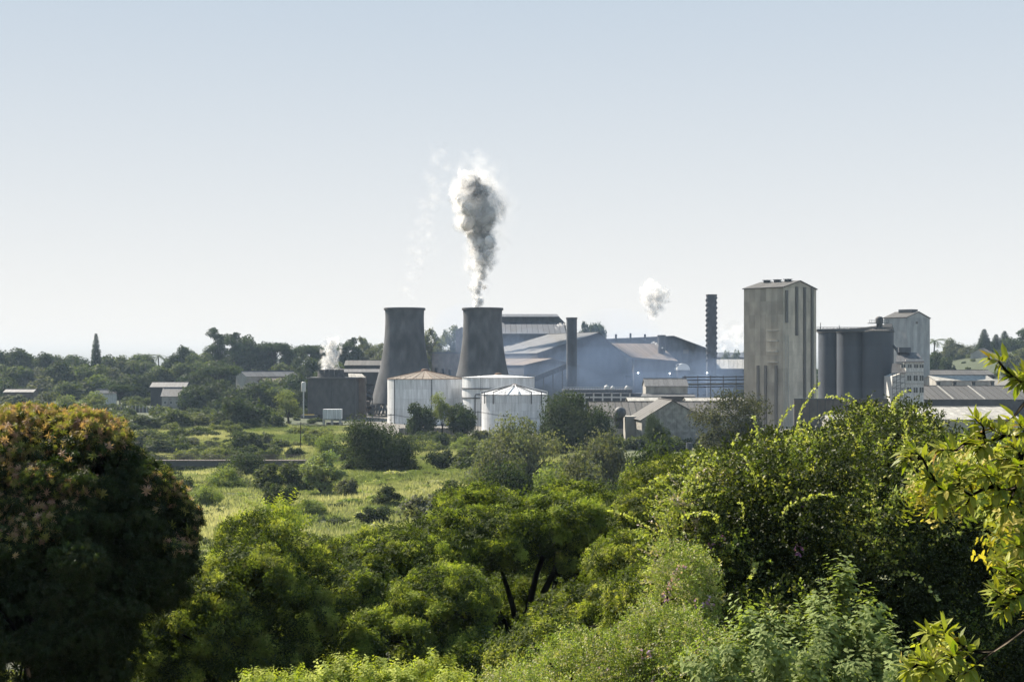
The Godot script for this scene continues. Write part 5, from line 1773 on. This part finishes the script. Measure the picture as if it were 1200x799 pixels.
func build_near() -> void:
	rng.seed = 4103
	# --- mango tree: dense, dark, tipped with coppery young leaves
	var lumps := px_lumps([[40, 640, 33, 150, 120, 3.0], [95, 560, 32, 80, 66, 1.9], [20, 545, 32, 70, 70, 1.8], [60, 520, 33, 60, 44, 1.4], [120, 535, 33, 40, 44, 1.2], [160, 610, 32, 62, 66, 1.6], [185, 660, 32, 46, 60, 1.4], [100, 680, 31, 90, 100, 2.0], [-20, 620, 32, 70, 110, 2.0], [20, 740, 31, 130, 90, 2.4], [110, 750, 32, 50, 70, 1.5], [190, 640, 33, 38, 36, 1.0], [-10, 520, 33, 50, 46, 1.2], [102, 512, 32, 34, 30, 1.0], [176, 568, 32, 30, 30, 0.9], [216, 610, 32.5, 20, 24, 0.6], [30, 496, 33, 30, 24, 0.8]])
	var foot := ground_at(50, 34)
	var o := near_tree("mango_tree", "big dark dome-shaped tree with coppery young leaves at its tips", "tree", foot, lumps, at(45, 780, 34), 0.35, M.bark)
	var where := []
	var tint := []
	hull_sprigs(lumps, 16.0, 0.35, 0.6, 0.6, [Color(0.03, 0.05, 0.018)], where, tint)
	hull_sprigs(sub_lumps(lumps, 40, 0.22), 90.0, 0.8, 0.43, 0.7, [Color(0.045, 0.07, 0.025), Color(0.055, 0.085, 0.03), Color(0.06, 0.075, 0.03)], where, tint)
	var old := []
	var old_c := []
	var young := []
	var young_c := []
	for k in where.size():
		var p: Vector3 = where[k].origin
		var top := (p.y - at(0, 640, 32).y) / 3.2 + rng.randf_range(-0.35, 0.35) + patch.get_noise_2d(p.x * 14, p.y * 14) * 0.7
		if top > 0.64:
			young.append(where[k])
			young_c.append([Color(0.48, 0.32, 0.23), Color(0.42, 0.33, 0.19), Color(0.34, 0.33, 0.11), Color(0.26, 0.29, 0.08)][rng.randi() % 4])
		else:
			old.append(where[k])
			old_c.append(tint[k])
	scatter("foliage", o, rosette(), M.gloss_leaf, localised(old, foot), old_c)
	scatter("young_leaves", o, rosette(), M.gloss_leaf, localised(young, foot), young_c)

	# --- the spreading fine-leaved tree in the middle
	lumps = px_lumps([[560, 632, 52, 84, 36, 2.4], [640, 612, 54, 80, 32, 2.4], [480, 660, 50, 80, 40, 2.2], [420, 706, 48, 70, 44, 2.0], [690, 652, 54, 66, 34, 2.0], [728, 622, 56, 50, 26, 1.8], [600, 640, 60, 60, 28, 1.8], [520, 712, 46, 64, 46, 2.0], [462, 764, 45, 76, 50, 2.0], [376, 768, 46, 60, 50, 1.8], [736, 690, 55, 40, 40, 1.6], [560, 590, 55, 50, 20, 1.6], [676, 586, 58, 50, 18, 1.6], [560, 770, 44, 40, 30, 1.2]])
	foot = ground_at(620, 50)
	o = near_tree("acacia_tree", "wide spreading fine-leaved tree with dark forked limbs in the valley's near side", "tree", foot, lumps, at(612, 760, 50), 0.3, M.bark)
	where = []
	tint = []
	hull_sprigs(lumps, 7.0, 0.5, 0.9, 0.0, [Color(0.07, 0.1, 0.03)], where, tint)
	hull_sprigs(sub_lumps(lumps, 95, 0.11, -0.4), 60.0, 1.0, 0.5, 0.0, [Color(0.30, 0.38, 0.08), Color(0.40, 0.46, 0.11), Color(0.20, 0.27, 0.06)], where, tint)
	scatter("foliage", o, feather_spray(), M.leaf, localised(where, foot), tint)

	# --- the green tangle behind its limbs
	lumps = px_lumps([[600, 725, 56, 90, 48, 2.2], [690, 716, 58, 74, 48, 2.2], [655, 745, 47, 46, 34, 1.3], [560, 680, 66, 80, 36, 2.2], [640, 770, 58, 90, 40, 2.2], [740, 730, 58, 60, 44, 2.0]])
	foot = ground_at(640, 62)
	o = near_tree("understorey_shrub", "tangled green shrub seen between the dark forked limbs", "shrub", foot, lumps, at(640, 800, 62), 0.08, M.bark)
	where = []
	tint = []
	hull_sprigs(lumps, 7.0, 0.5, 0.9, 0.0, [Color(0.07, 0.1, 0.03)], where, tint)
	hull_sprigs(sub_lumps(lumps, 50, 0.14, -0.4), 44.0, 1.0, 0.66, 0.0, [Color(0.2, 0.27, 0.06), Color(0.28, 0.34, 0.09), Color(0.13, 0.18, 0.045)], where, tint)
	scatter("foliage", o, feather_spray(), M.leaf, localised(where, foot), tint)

	# --- its neighbour by the mango tree
	lumps = px_lumps([[400, 668, 52, 56, 34, 2.0], [345, 664, 50, 50, 34, 1.8], [440, 650, 56, 50, 30, 1.8], [290, 690, 41, 70, 50, 1.8], [240, 740, 40, 70, 60, 1.8], [340, 740, 42, 60, 60, 1.7], [190, 770, 40, 50, 60, 1.5], [300, 640, 43, 46, 36, 1.3], [270, 790, 40, 90, 50, 2.0], [350, 670, 44, 40, 40, 1.2]])
	foot = ground_at(250, 41)
	o = near_tree("feathery_tree", "drooping fine-leaved tree beside the coppery-tipped dome tree", "tree", foot, lumps, at(245, 810, 41), 0.2, M.bark)
	where = []
	tint = []
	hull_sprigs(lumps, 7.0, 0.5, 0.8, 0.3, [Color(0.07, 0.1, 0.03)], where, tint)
	hull_sprigs(sub_lumps(lumps, 95, 0.11, -0.25), 64.0, 1.0, 0.46, 0.5, [Color(0.32, 0.39, 0.10), Color(0.42, 0.46, 0.14), Color(0.22, 0.28, 0.07)], where, tint)
	scatter("foliage", o, feather_spray(), M.leaf, localised(where, foot), tint)

	# --- slim yellow-green sapling at the meadow's edge
	lumps = px_lumps([[318, 606, 70, 30, 20, 1.2], [290, 622, 70, 26, 18, 1.0], [340, 628, 70, 26, 20, 1.0], [310, 640, 70, 34, 24, 1.2]])
	foot = ground_at(314, 70)
	o = near_tree("sapling", "slim yellow-green sapling at the near edge of the meadow", "tree", foot, lumps, at(314, 660, 70), 0.1, M.bark)
	where = []
	tint = []
	hull_sprigs(lumps, 9.0, 0.7, 2.2, 0.1, [Color(0.4, 0.46, 0.1), Color(0.3, 0.38, 0.09)], where, tint)
	scatter("foliage", o, broad_spray(), M.leaf, localised(where, foot), tint)

	# --- green thicket on the bank behind the flowering creeper
	lumps = px_lumps([[770, 610, 44, 56, 38, 1.6], [740, 668, 40, 56, 40, 1.6], [690, 730, 36, 64, 44, 1.6], [795, 574, 48, 64, 34, 1.8], [820, 556, 52, 50, 24, 1.8], [640, 778, 32, 64, 44, 1.4], [760, 730, 30, 50, 60, 1.4]])
	foot = ground_at(750, 42)
	o = near_tree("thicket", "bright green thicket on the bank behind the flowering creeper", "shrub", foot, lumps, at(750, 760, 42), 0.12, M.bark)
	where = []
	tint = []
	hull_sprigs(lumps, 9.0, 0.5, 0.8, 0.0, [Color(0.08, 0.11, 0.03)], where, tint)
	hull_sprigs(sub_lumps(lumps, 95, 0.11, 0.0), 64.0, 1.0, 0.46, 0.0, [Color(0.36, 0.42, 0.10), Color(0.26, 0.33, 0.07), Color(0.46, 0.49, 0.15)], where, tint)
	scatter("foliage", o, feather_spray(), M.leaf, localised(where, foot), tint)

	# --- creeper-covered mound with sparse mauve flowers
	lumps = px_lumps([[960, 680, 22, 165, 140, 2.2], [880, 620, 22, 85, 80, 1.4], [835, 690, 21, 50, 105, 1.1], [960, 585, 23, 100, 62, 1.5], [1040, 565, 24, 84, 56, 1.5], [1100, 665, 23, 115, 125, 1.9], [1190, 670, 23, 90, 130, 1.9], [1120, 585, 24, 95, 50, 1.5], [900, 770, 20, 125, 75, 1.5], [1080, 780, 21, 135, 85, 1.7], [1040, 508, 27, 56, 20, 1.0], [930, 558, 25, 72, 36, 1.3], [865, 582, 25, 62, 36, 1.3], [1180, 585, 24, 60, 40, 1.3], [1085, 552, 25, 60, 34, 1.2]])
	foot = ground_at(980, 23)
	o = near_tree("creeper_mound", "huge dark mound of small-leaved creeper with scattered mauve flowers", "creeper", foot, lumps, at(990, 780, 23), 0.15, M.bark)
	where = []
	tint = []
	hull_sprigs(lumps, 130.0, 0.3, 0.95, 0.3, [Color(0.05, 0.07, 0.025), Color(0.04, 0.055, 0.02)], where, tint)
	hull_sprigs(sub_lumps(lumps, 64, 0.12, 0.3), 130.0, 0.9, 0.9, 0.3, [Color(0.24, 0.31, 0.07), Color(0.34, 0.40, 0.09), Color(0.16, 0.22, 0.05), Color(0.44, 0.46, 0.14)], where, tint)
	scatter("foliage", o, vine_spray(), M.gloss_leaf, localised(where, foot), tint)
	var fl := []
	var flc := []
	for k in 26:
		var q: Array = lumps[rng.randi() % 5]
		var e := (Vector3(rng.randf_range(-1, 1), rng.randf_range(-0.6, 0.9), 1.0)).normalized()
		var p: Vector3 = q[0] + e * q[1] * 1.02
		for z in 5 + rng.randi() % 7:
			fl.append(grow(ball(), 0.9 + 0.3 * rng.randf(), p + ball() * 0.07))
			flc.append(Color(0.45, 0.2, 0.5).lerp(Color(0.6, 0.35, 0.55), rng.randf()))
	scatter("flowers", o, flower(), M.leaf, localised(fl, foot), flc)
	var edge := px_lumps([[790, 640, 20.6, 14, 60, 0.5], [806, 600, 21, 16, 40, 0.5], [782, 700, 20.2, 14, 50, 0.5], [830, 560, 22, 24, 16, 0.5], [800, 745, 19.6, 26, 30, 0.5]])
	where = []
	tint = []
	hull_sprigs(sub_lumps(edge, 20, 0.18), 130.0, 1.0, 0.8, 0.2, [Color(0.48, 0.42, 0.36), Color(0.34, 0.40, 0.12), Color(0.28, 0.34, 0.09), Color(0.4, 0.46, 0.16)], where, tint)
	scatter("bracts", o, vine_spray(), M.gloss_leaf, localised(where, foot), tint)
	# long shoots that reach out of the mound
	for k in 50:
		var q: Array = lumps[[0, 1, 2, 3, 4, 10, 11, 12][k % 8]]
		var e := Vector3(rng.randf_range(-0.9, 0.9), rng.randf_range(0.1, 1.0), rng.randf_range(-0.1, 0.9)).normalized()
		trailing_shoot(o, q[0] + e * q[1] * 0.95 - foot, (e + Vector3(0, 0.6, 0)).normalized(), rng.randf_range(0.5, 1.4), Color(0.5, 0.56, 0.18))

	# --- flowering creeper along the bottom of the picture
	lumps = px_lumps([[690, 800, 17, 90, 46, 1.0], [780, 780, 17, 70, 60, 1.0], [800, 700, 19, 36, 60, 0.8], [860, 800, 16, 90, 40, 0.9], [610, 830, 18, 70, 40, 0.9]])
	foot = ground_at(740, 17)
	o = near_tree("flowering_creeper", "low creeper with pale and mauve flowers at the foot of the dark mound", "creeper", foot, lumps, at(740, 860, 17), 0.06, M.bark)
	where = []
	tint = []
	hull_sprigs(sub_lumps(lumps, 50, 0.16), 240.0, 0.9, 0.5, 0.0, [Color(0.28, 0.37, 0.09), Color(0.2, 0.28, 0.07), Color(0.42, 0.42, 0.26), Color(0.36, 0.43, 0.14)], where, tint)
	scatter("foliage", o, vine_spray(), M.gloss_leaf, localised(where, foot), tint)
	fl = []
	flc = []
	for k in 40:
		var q: Array = lumps[k % 5]
		var e := (Vector3(rng.randf_range(-1, 1), rng.randf_range(-0.2, 1.0), 0.9)).normalized()
		var p: Vector3 = q[0] + e * q[1] * 1.03
		for z in 4 + rng.randi() % 6:
			fl.append(grow(ball(), 0.8, p + ball() * 0.06))
			flc.append(Color(0.62, 0.5, 0.6).lerp(Color(0.45, 0.25, 0.5), rng.randf()))
	scatter("flowers", o, flower(), M.leaf, localised(fl, foot), flc)

	# --- pale leafy shrub that stands up before the dark mound
	var shoots := [[985, 690, 14], [960, 720, 14], [1010, 735, 13.6], [925, 735, 14], [880, 735, 14], [1040, 760, 13.4], [905, 770, 13], [950, 770, 13.2], [1000, 790, 13], [860, 770, 13.4], [830, 790, 13.4], [1060, 790, 13], [970, 745, 13.6], [1025, 720, 14]]
	foot = ground_at(960, 14)
	o = thing("leafy_shrub", "pale green upright leafy shrub standing before the dark creeper mound", "shrub", foot)
	where = []
	tint = []
	for q in shoots:
		var tip := at(q[0], q[1], q[2])
		var low := at(lerpf(q[0], 955, 0.35), 900, 13.8)
		var st := MB.new()
		limb(st, low - foot, tip - foot, 0.02, 0.006, 0.06, 5)
		lump("stem", st, M.bark, o)
		for k in 80:
			var f := pow(rng.randf(), 0.6)
			var p := low.lerp(tip, f) + ball() * 0.2 * (1.1 - f * 0.8)
			where.append(grow(tip - low + ball() * 0.9, 0.65 + 0.4 * rng.randf(), p))
			var v := 0.8 + 0.4 * rng.randf()
			tint.append(Color(0.27 * v, 0.35 * v, 0.13 * v))
	scatter("foliage", o, broad_spray(), M.leaf, localised(where, foot), tint)

	# --- hedge tops along the lower edge
	lumps = px_lumps([[420, 815, 24, 70, 26, 0.8], [500, 812, 24, 60, 24, 0.8], [340, 822, 24, 50, 26, 0.8], [570, 815, 23, 60, 22, 0.8]])
	foot = ground_at(460, 24)
	o = near_tree("hedge", "yellow-green hedge top along the lower edge, before the spreading tree", "hedge", foot, lumps, at(460, 880, 24), 0.06, M.bark)
	where = []
	tint = []
	hull_sprigs(sub_lumps(lumps, 14, 0.34), 110.0, 0.8, 0.75, -0.3, [Color(0.42, 0.48, 0.11), Color(0.32, 0.4, 0.09)], where, tint)
	scatter("foliage", o, broad_spray(), M.leaf, localised(where, foot), tint)

	bright_tree()


func flower() -> Mesh:
	var l := LB.new()
	for k in 5:
		var a := TAU * k / 5
		var e := Vector3(cos(a), 0.5, sin(a)).normalized()
		l.kite(Vector3.ZERO, e, e.cross(Vector3.UP).normalized(), 0.032, 0.024, Color(1, 1, 1))
	return l.mesh()


func trailing_shoot(o: Node, from: Vector3, dir: Vector3, length: float, col: Color) -> void:
	var l := LB.new()
	var pts := []
	var rad := []
	var p := from
	var e := dir
	var n := int(length / 0.035)
	var bend := ball() * 0.06 + Vector3(0, -0.035, 0)
	for k in n:
		if k % 3 == 0:
			pts.append(p)
			rad.append(lerpf(0.006, 0.002, float(k) / n))
		for z in 2:
			var q := (ball() + e * 0.5).normalized()
			var v := 0.75 + 0.5 * rng.randf()
			l.kite(p, q, q.cross(ball()).normalized(), 0.062, 0.044, Color(col.r * v, col.g * v, col.b * v))
		p += e * 0.035
		e = (e + bend).normalized()
	var b := MB.new()
	if pts.size() > 1: b.tube(pts, rad, 4)
	var s := lump("shoot", b, M.bark, o) if pts.size() > 1 else null
	if s: piece("leaves", l.mesh(), M.gloss_leaf, s, Vector3.ZERO, "stuff")


func bright_tree() -> void:
	# the broad-leaved tree that reaches in from one side, each leaf a piece of its own
	var foot := ground_at(1420, 10)
	var o := thing("broadleaf_tree", "yellow-leaved branches with large glossy leaves reaching in before the creeper mound", "tree", foot)
	var leaf_meshes := []
	for k in 5:
		var l := LB.new()
		l.leaf(Vector3.ZERO, Vector3(0, 0, 1), Vector3(1, 0, 0), 0.13, 0.041 + 0.004 * k, 0.1 + 0.1 * k, Color(1, 1, 1))
		leaf_meshes.append(l.mesh())
	var mats := []
	for c in [Color(0.50, 0.48, 0.08), Color(0.38, 0.42, 0.07), Color(0.60, 0.52, 0.10), Color(0.28, 0.34, 0.07), Color(0.58, 0.36, 0.09)]:
		var m := StandardMaterial3D.new()
		m.resource_name = "bright_leaf"
		m.albedo_color = c.linear_to_srgb()
		m.albedo_texture = M.bark.albedo_texture
		m.uv1_triplanar = true
		m.uv1_scale = Vector3(9, 9, 9)
		m.roughness = 0.42
		m.metallic_specular = 0.35
		m.backlight_enabled = true
		m.backlight = Color(0.92, 1.0, 0.4)
		mats.append(m)
	var tr := MB.new()
	limb(tr, Vector3(0, -0.5, 0), at(1380, 620, 10) - foot, 0.16, 0.1, 0.05, 9)
	lump("trunk", tr, M.bark, o)
	# limbs: from, to, then shoots [px, py, d, leaves]
	var hub := at(1380, 620, 10)
	var limbs := [
		[[1215, 527, 9.4], [[1060, 540, 9.2, 13], [1085, 557, 9.2, 13], [1098, 527, 9.4, 14], [1120, 542, 9.1, 14], [1110, 574, 9.0, 12], [1145, 530, 9.3, 14], [1150, 560, 9.0, 14], [1165, 582, 9.0, 12], [1170, 538, 9.4, 14], [1185, 522, 9.2, 13], [1190, 557, 9.0, 13], [1135, 512, 9.5, 12], [1160, 502, 9.4, 13], [1195, 497, 9.3, 12], [1100, 592, 9.1, 9], [1130, 597, 9.1, 10], [1070, 527, 9.3, 11], [1178, 602, 9.0, 11], [1140, 487, 9.4, 11], [1125, 560, 9.0, 11]]],
		[[1225, 470, 9.6], [[1158, 420, 9.5, 10], [1180, 440, 9.5, 13], [1192, 452, 9.6, 13], [1172, 500, 9.6, 11], [1200, 436, 9.5, 12]]],
		[[1215, 690, 8.8], [[1180, 660, 8.6, 13], [1192, 640, 8.7, 13], [1165, 690, 8.5, 12], [1185, 705, 8.5, 13], [1196, 672, 8.6, 12], [1170, 720, 8.5, 10], [1198, 620, 8.8, 10]]],
		[[1210, 730, 8.3], [[1095, 745, 8.2, 14], [1075, 770, 8.1, 14], [1110, 775, 8.0, 14], [1085, 790, 8.0, 13], [1120, 750, 8.2, 12], [1065, 785, 8.2, 12], [1105, 730, 8.3, 11], [1130, 790, 8.0, 10]]],
	]
	var count := 0
	var rest := LB.new()
	for b in limbs:
		var j := at(b[0][0], b[0][1], b[0][2])
		var mb := MB.new()
		limb(mb, hub - foot, j - foot, 0.045, 0.02, 0.08, 7)
		var lo := lump("limb", mb, M.pale_bark, o)
		var nodes: Array[Vector3] = []
		var shoots: Array = b[1].duplicate()
		shoots.sort_custom(func(p, q): return p[0] > q[0])
		for s in shoots:
			var tip := at(s[0], s[1], s[2])
			var from := j
			for q in nodes:
				if q.distance_to(tip) < from.distance_to(tip): from = q
			var kn := from.lerp(tip, 0.6) + ball() * 0.04
			nodes.append(from.lerp(tip, 0.3))
			nodes.append(kn)
			var tw := MB.new()
			tw.tube([from - foot, from.lerp(kn, 0.5) - foot + ball() * 0.015, kn - foot, tip - foot], [0.013, 0.011, 0.008, 0.004], 6)
			lump("twig", tw, M.pale_bark, lo)
			var axis := (tip - kn).normalized()
			var young := rng.randf() < 0.3
			for k in int(s[3] * 1.5):
				var f: float = k / float(int(s[3] * 1.5))
				var a: float = k * 2.399963
				var u := axis.cross(Vector3(0.3, 0.2, 1)).normalized()
				var v := axis.cross(u)
				var e := (u * cos(a) + v * sin(a) + axis * lerpf(0.2, 1.2, f) + Vector3(0, 0.15, 0)).normalized()
				var side := e.cross(Vector3.UP + ball() * 0.4).normalized()
				var sc := lerpf(1.05, 0.7, f) * rng.randf_range(0.8, 1.1)
				if k % 2 == 0 or count >= 300:
					var v2 := rng.randf_range(0.8, 1.2)
					rest.leaf(tip - axis * (1.0 - f) * 0.12 - foot, e, side, 0.13 * sc, 0.047 * sc, 0.2, Color(0.29 * v2, 0.33 * v2, 0.055 * v2))
					continue
				count += 1
				var lf := MeshInstance3D.new()
				lf.mesh = leaf_meshes[rng.randi() % 5]
				lf.material_override = mats[4 if young and f > 0.75 and rng.randf() < 0.5 else rng.randi() % 4]
				lf.transform = Transform3D(Basis(side * sc, e.cross(side) * sc, e * sc), tip - axis * (1.0 - f) * 0.12 - foot)
				lf.name = "leaf"
				o.add_child(lf, true)
	piece("leaves", rest.mesh(), M.gloss_leaf, o, Vector3.ZERO, "stuff")
	var lumps := px_lumps([[1124, 556, 12.5, 36, 18, 0.3], [1172, 552, 12, 36, 22, 0.3], [1088, 574, 13, 22, 10, 0.25], [1160, 590, 12, 36, 10, 0.25], [1194, 650, 11, 14, 36, 0.2], [1106, 780, 10.5, 24, 14, 0.2]])
	var where := []
	var tint := []
	hull_sprigs(sub_lumps(lumps, 16, 0.34), 90.0, 1.0, 0.75, 0.0, [Color(0.42, 0.45, 0.08), Color(0.32, 0.38, 0.07), Color(0.22, 0.29, 0.06), Color(0.5, 0.45, 0.1)], where, tint)
	scatter("foliage", o, broad_spray(), M.gloss_leaf, localised(where, foot), tint)
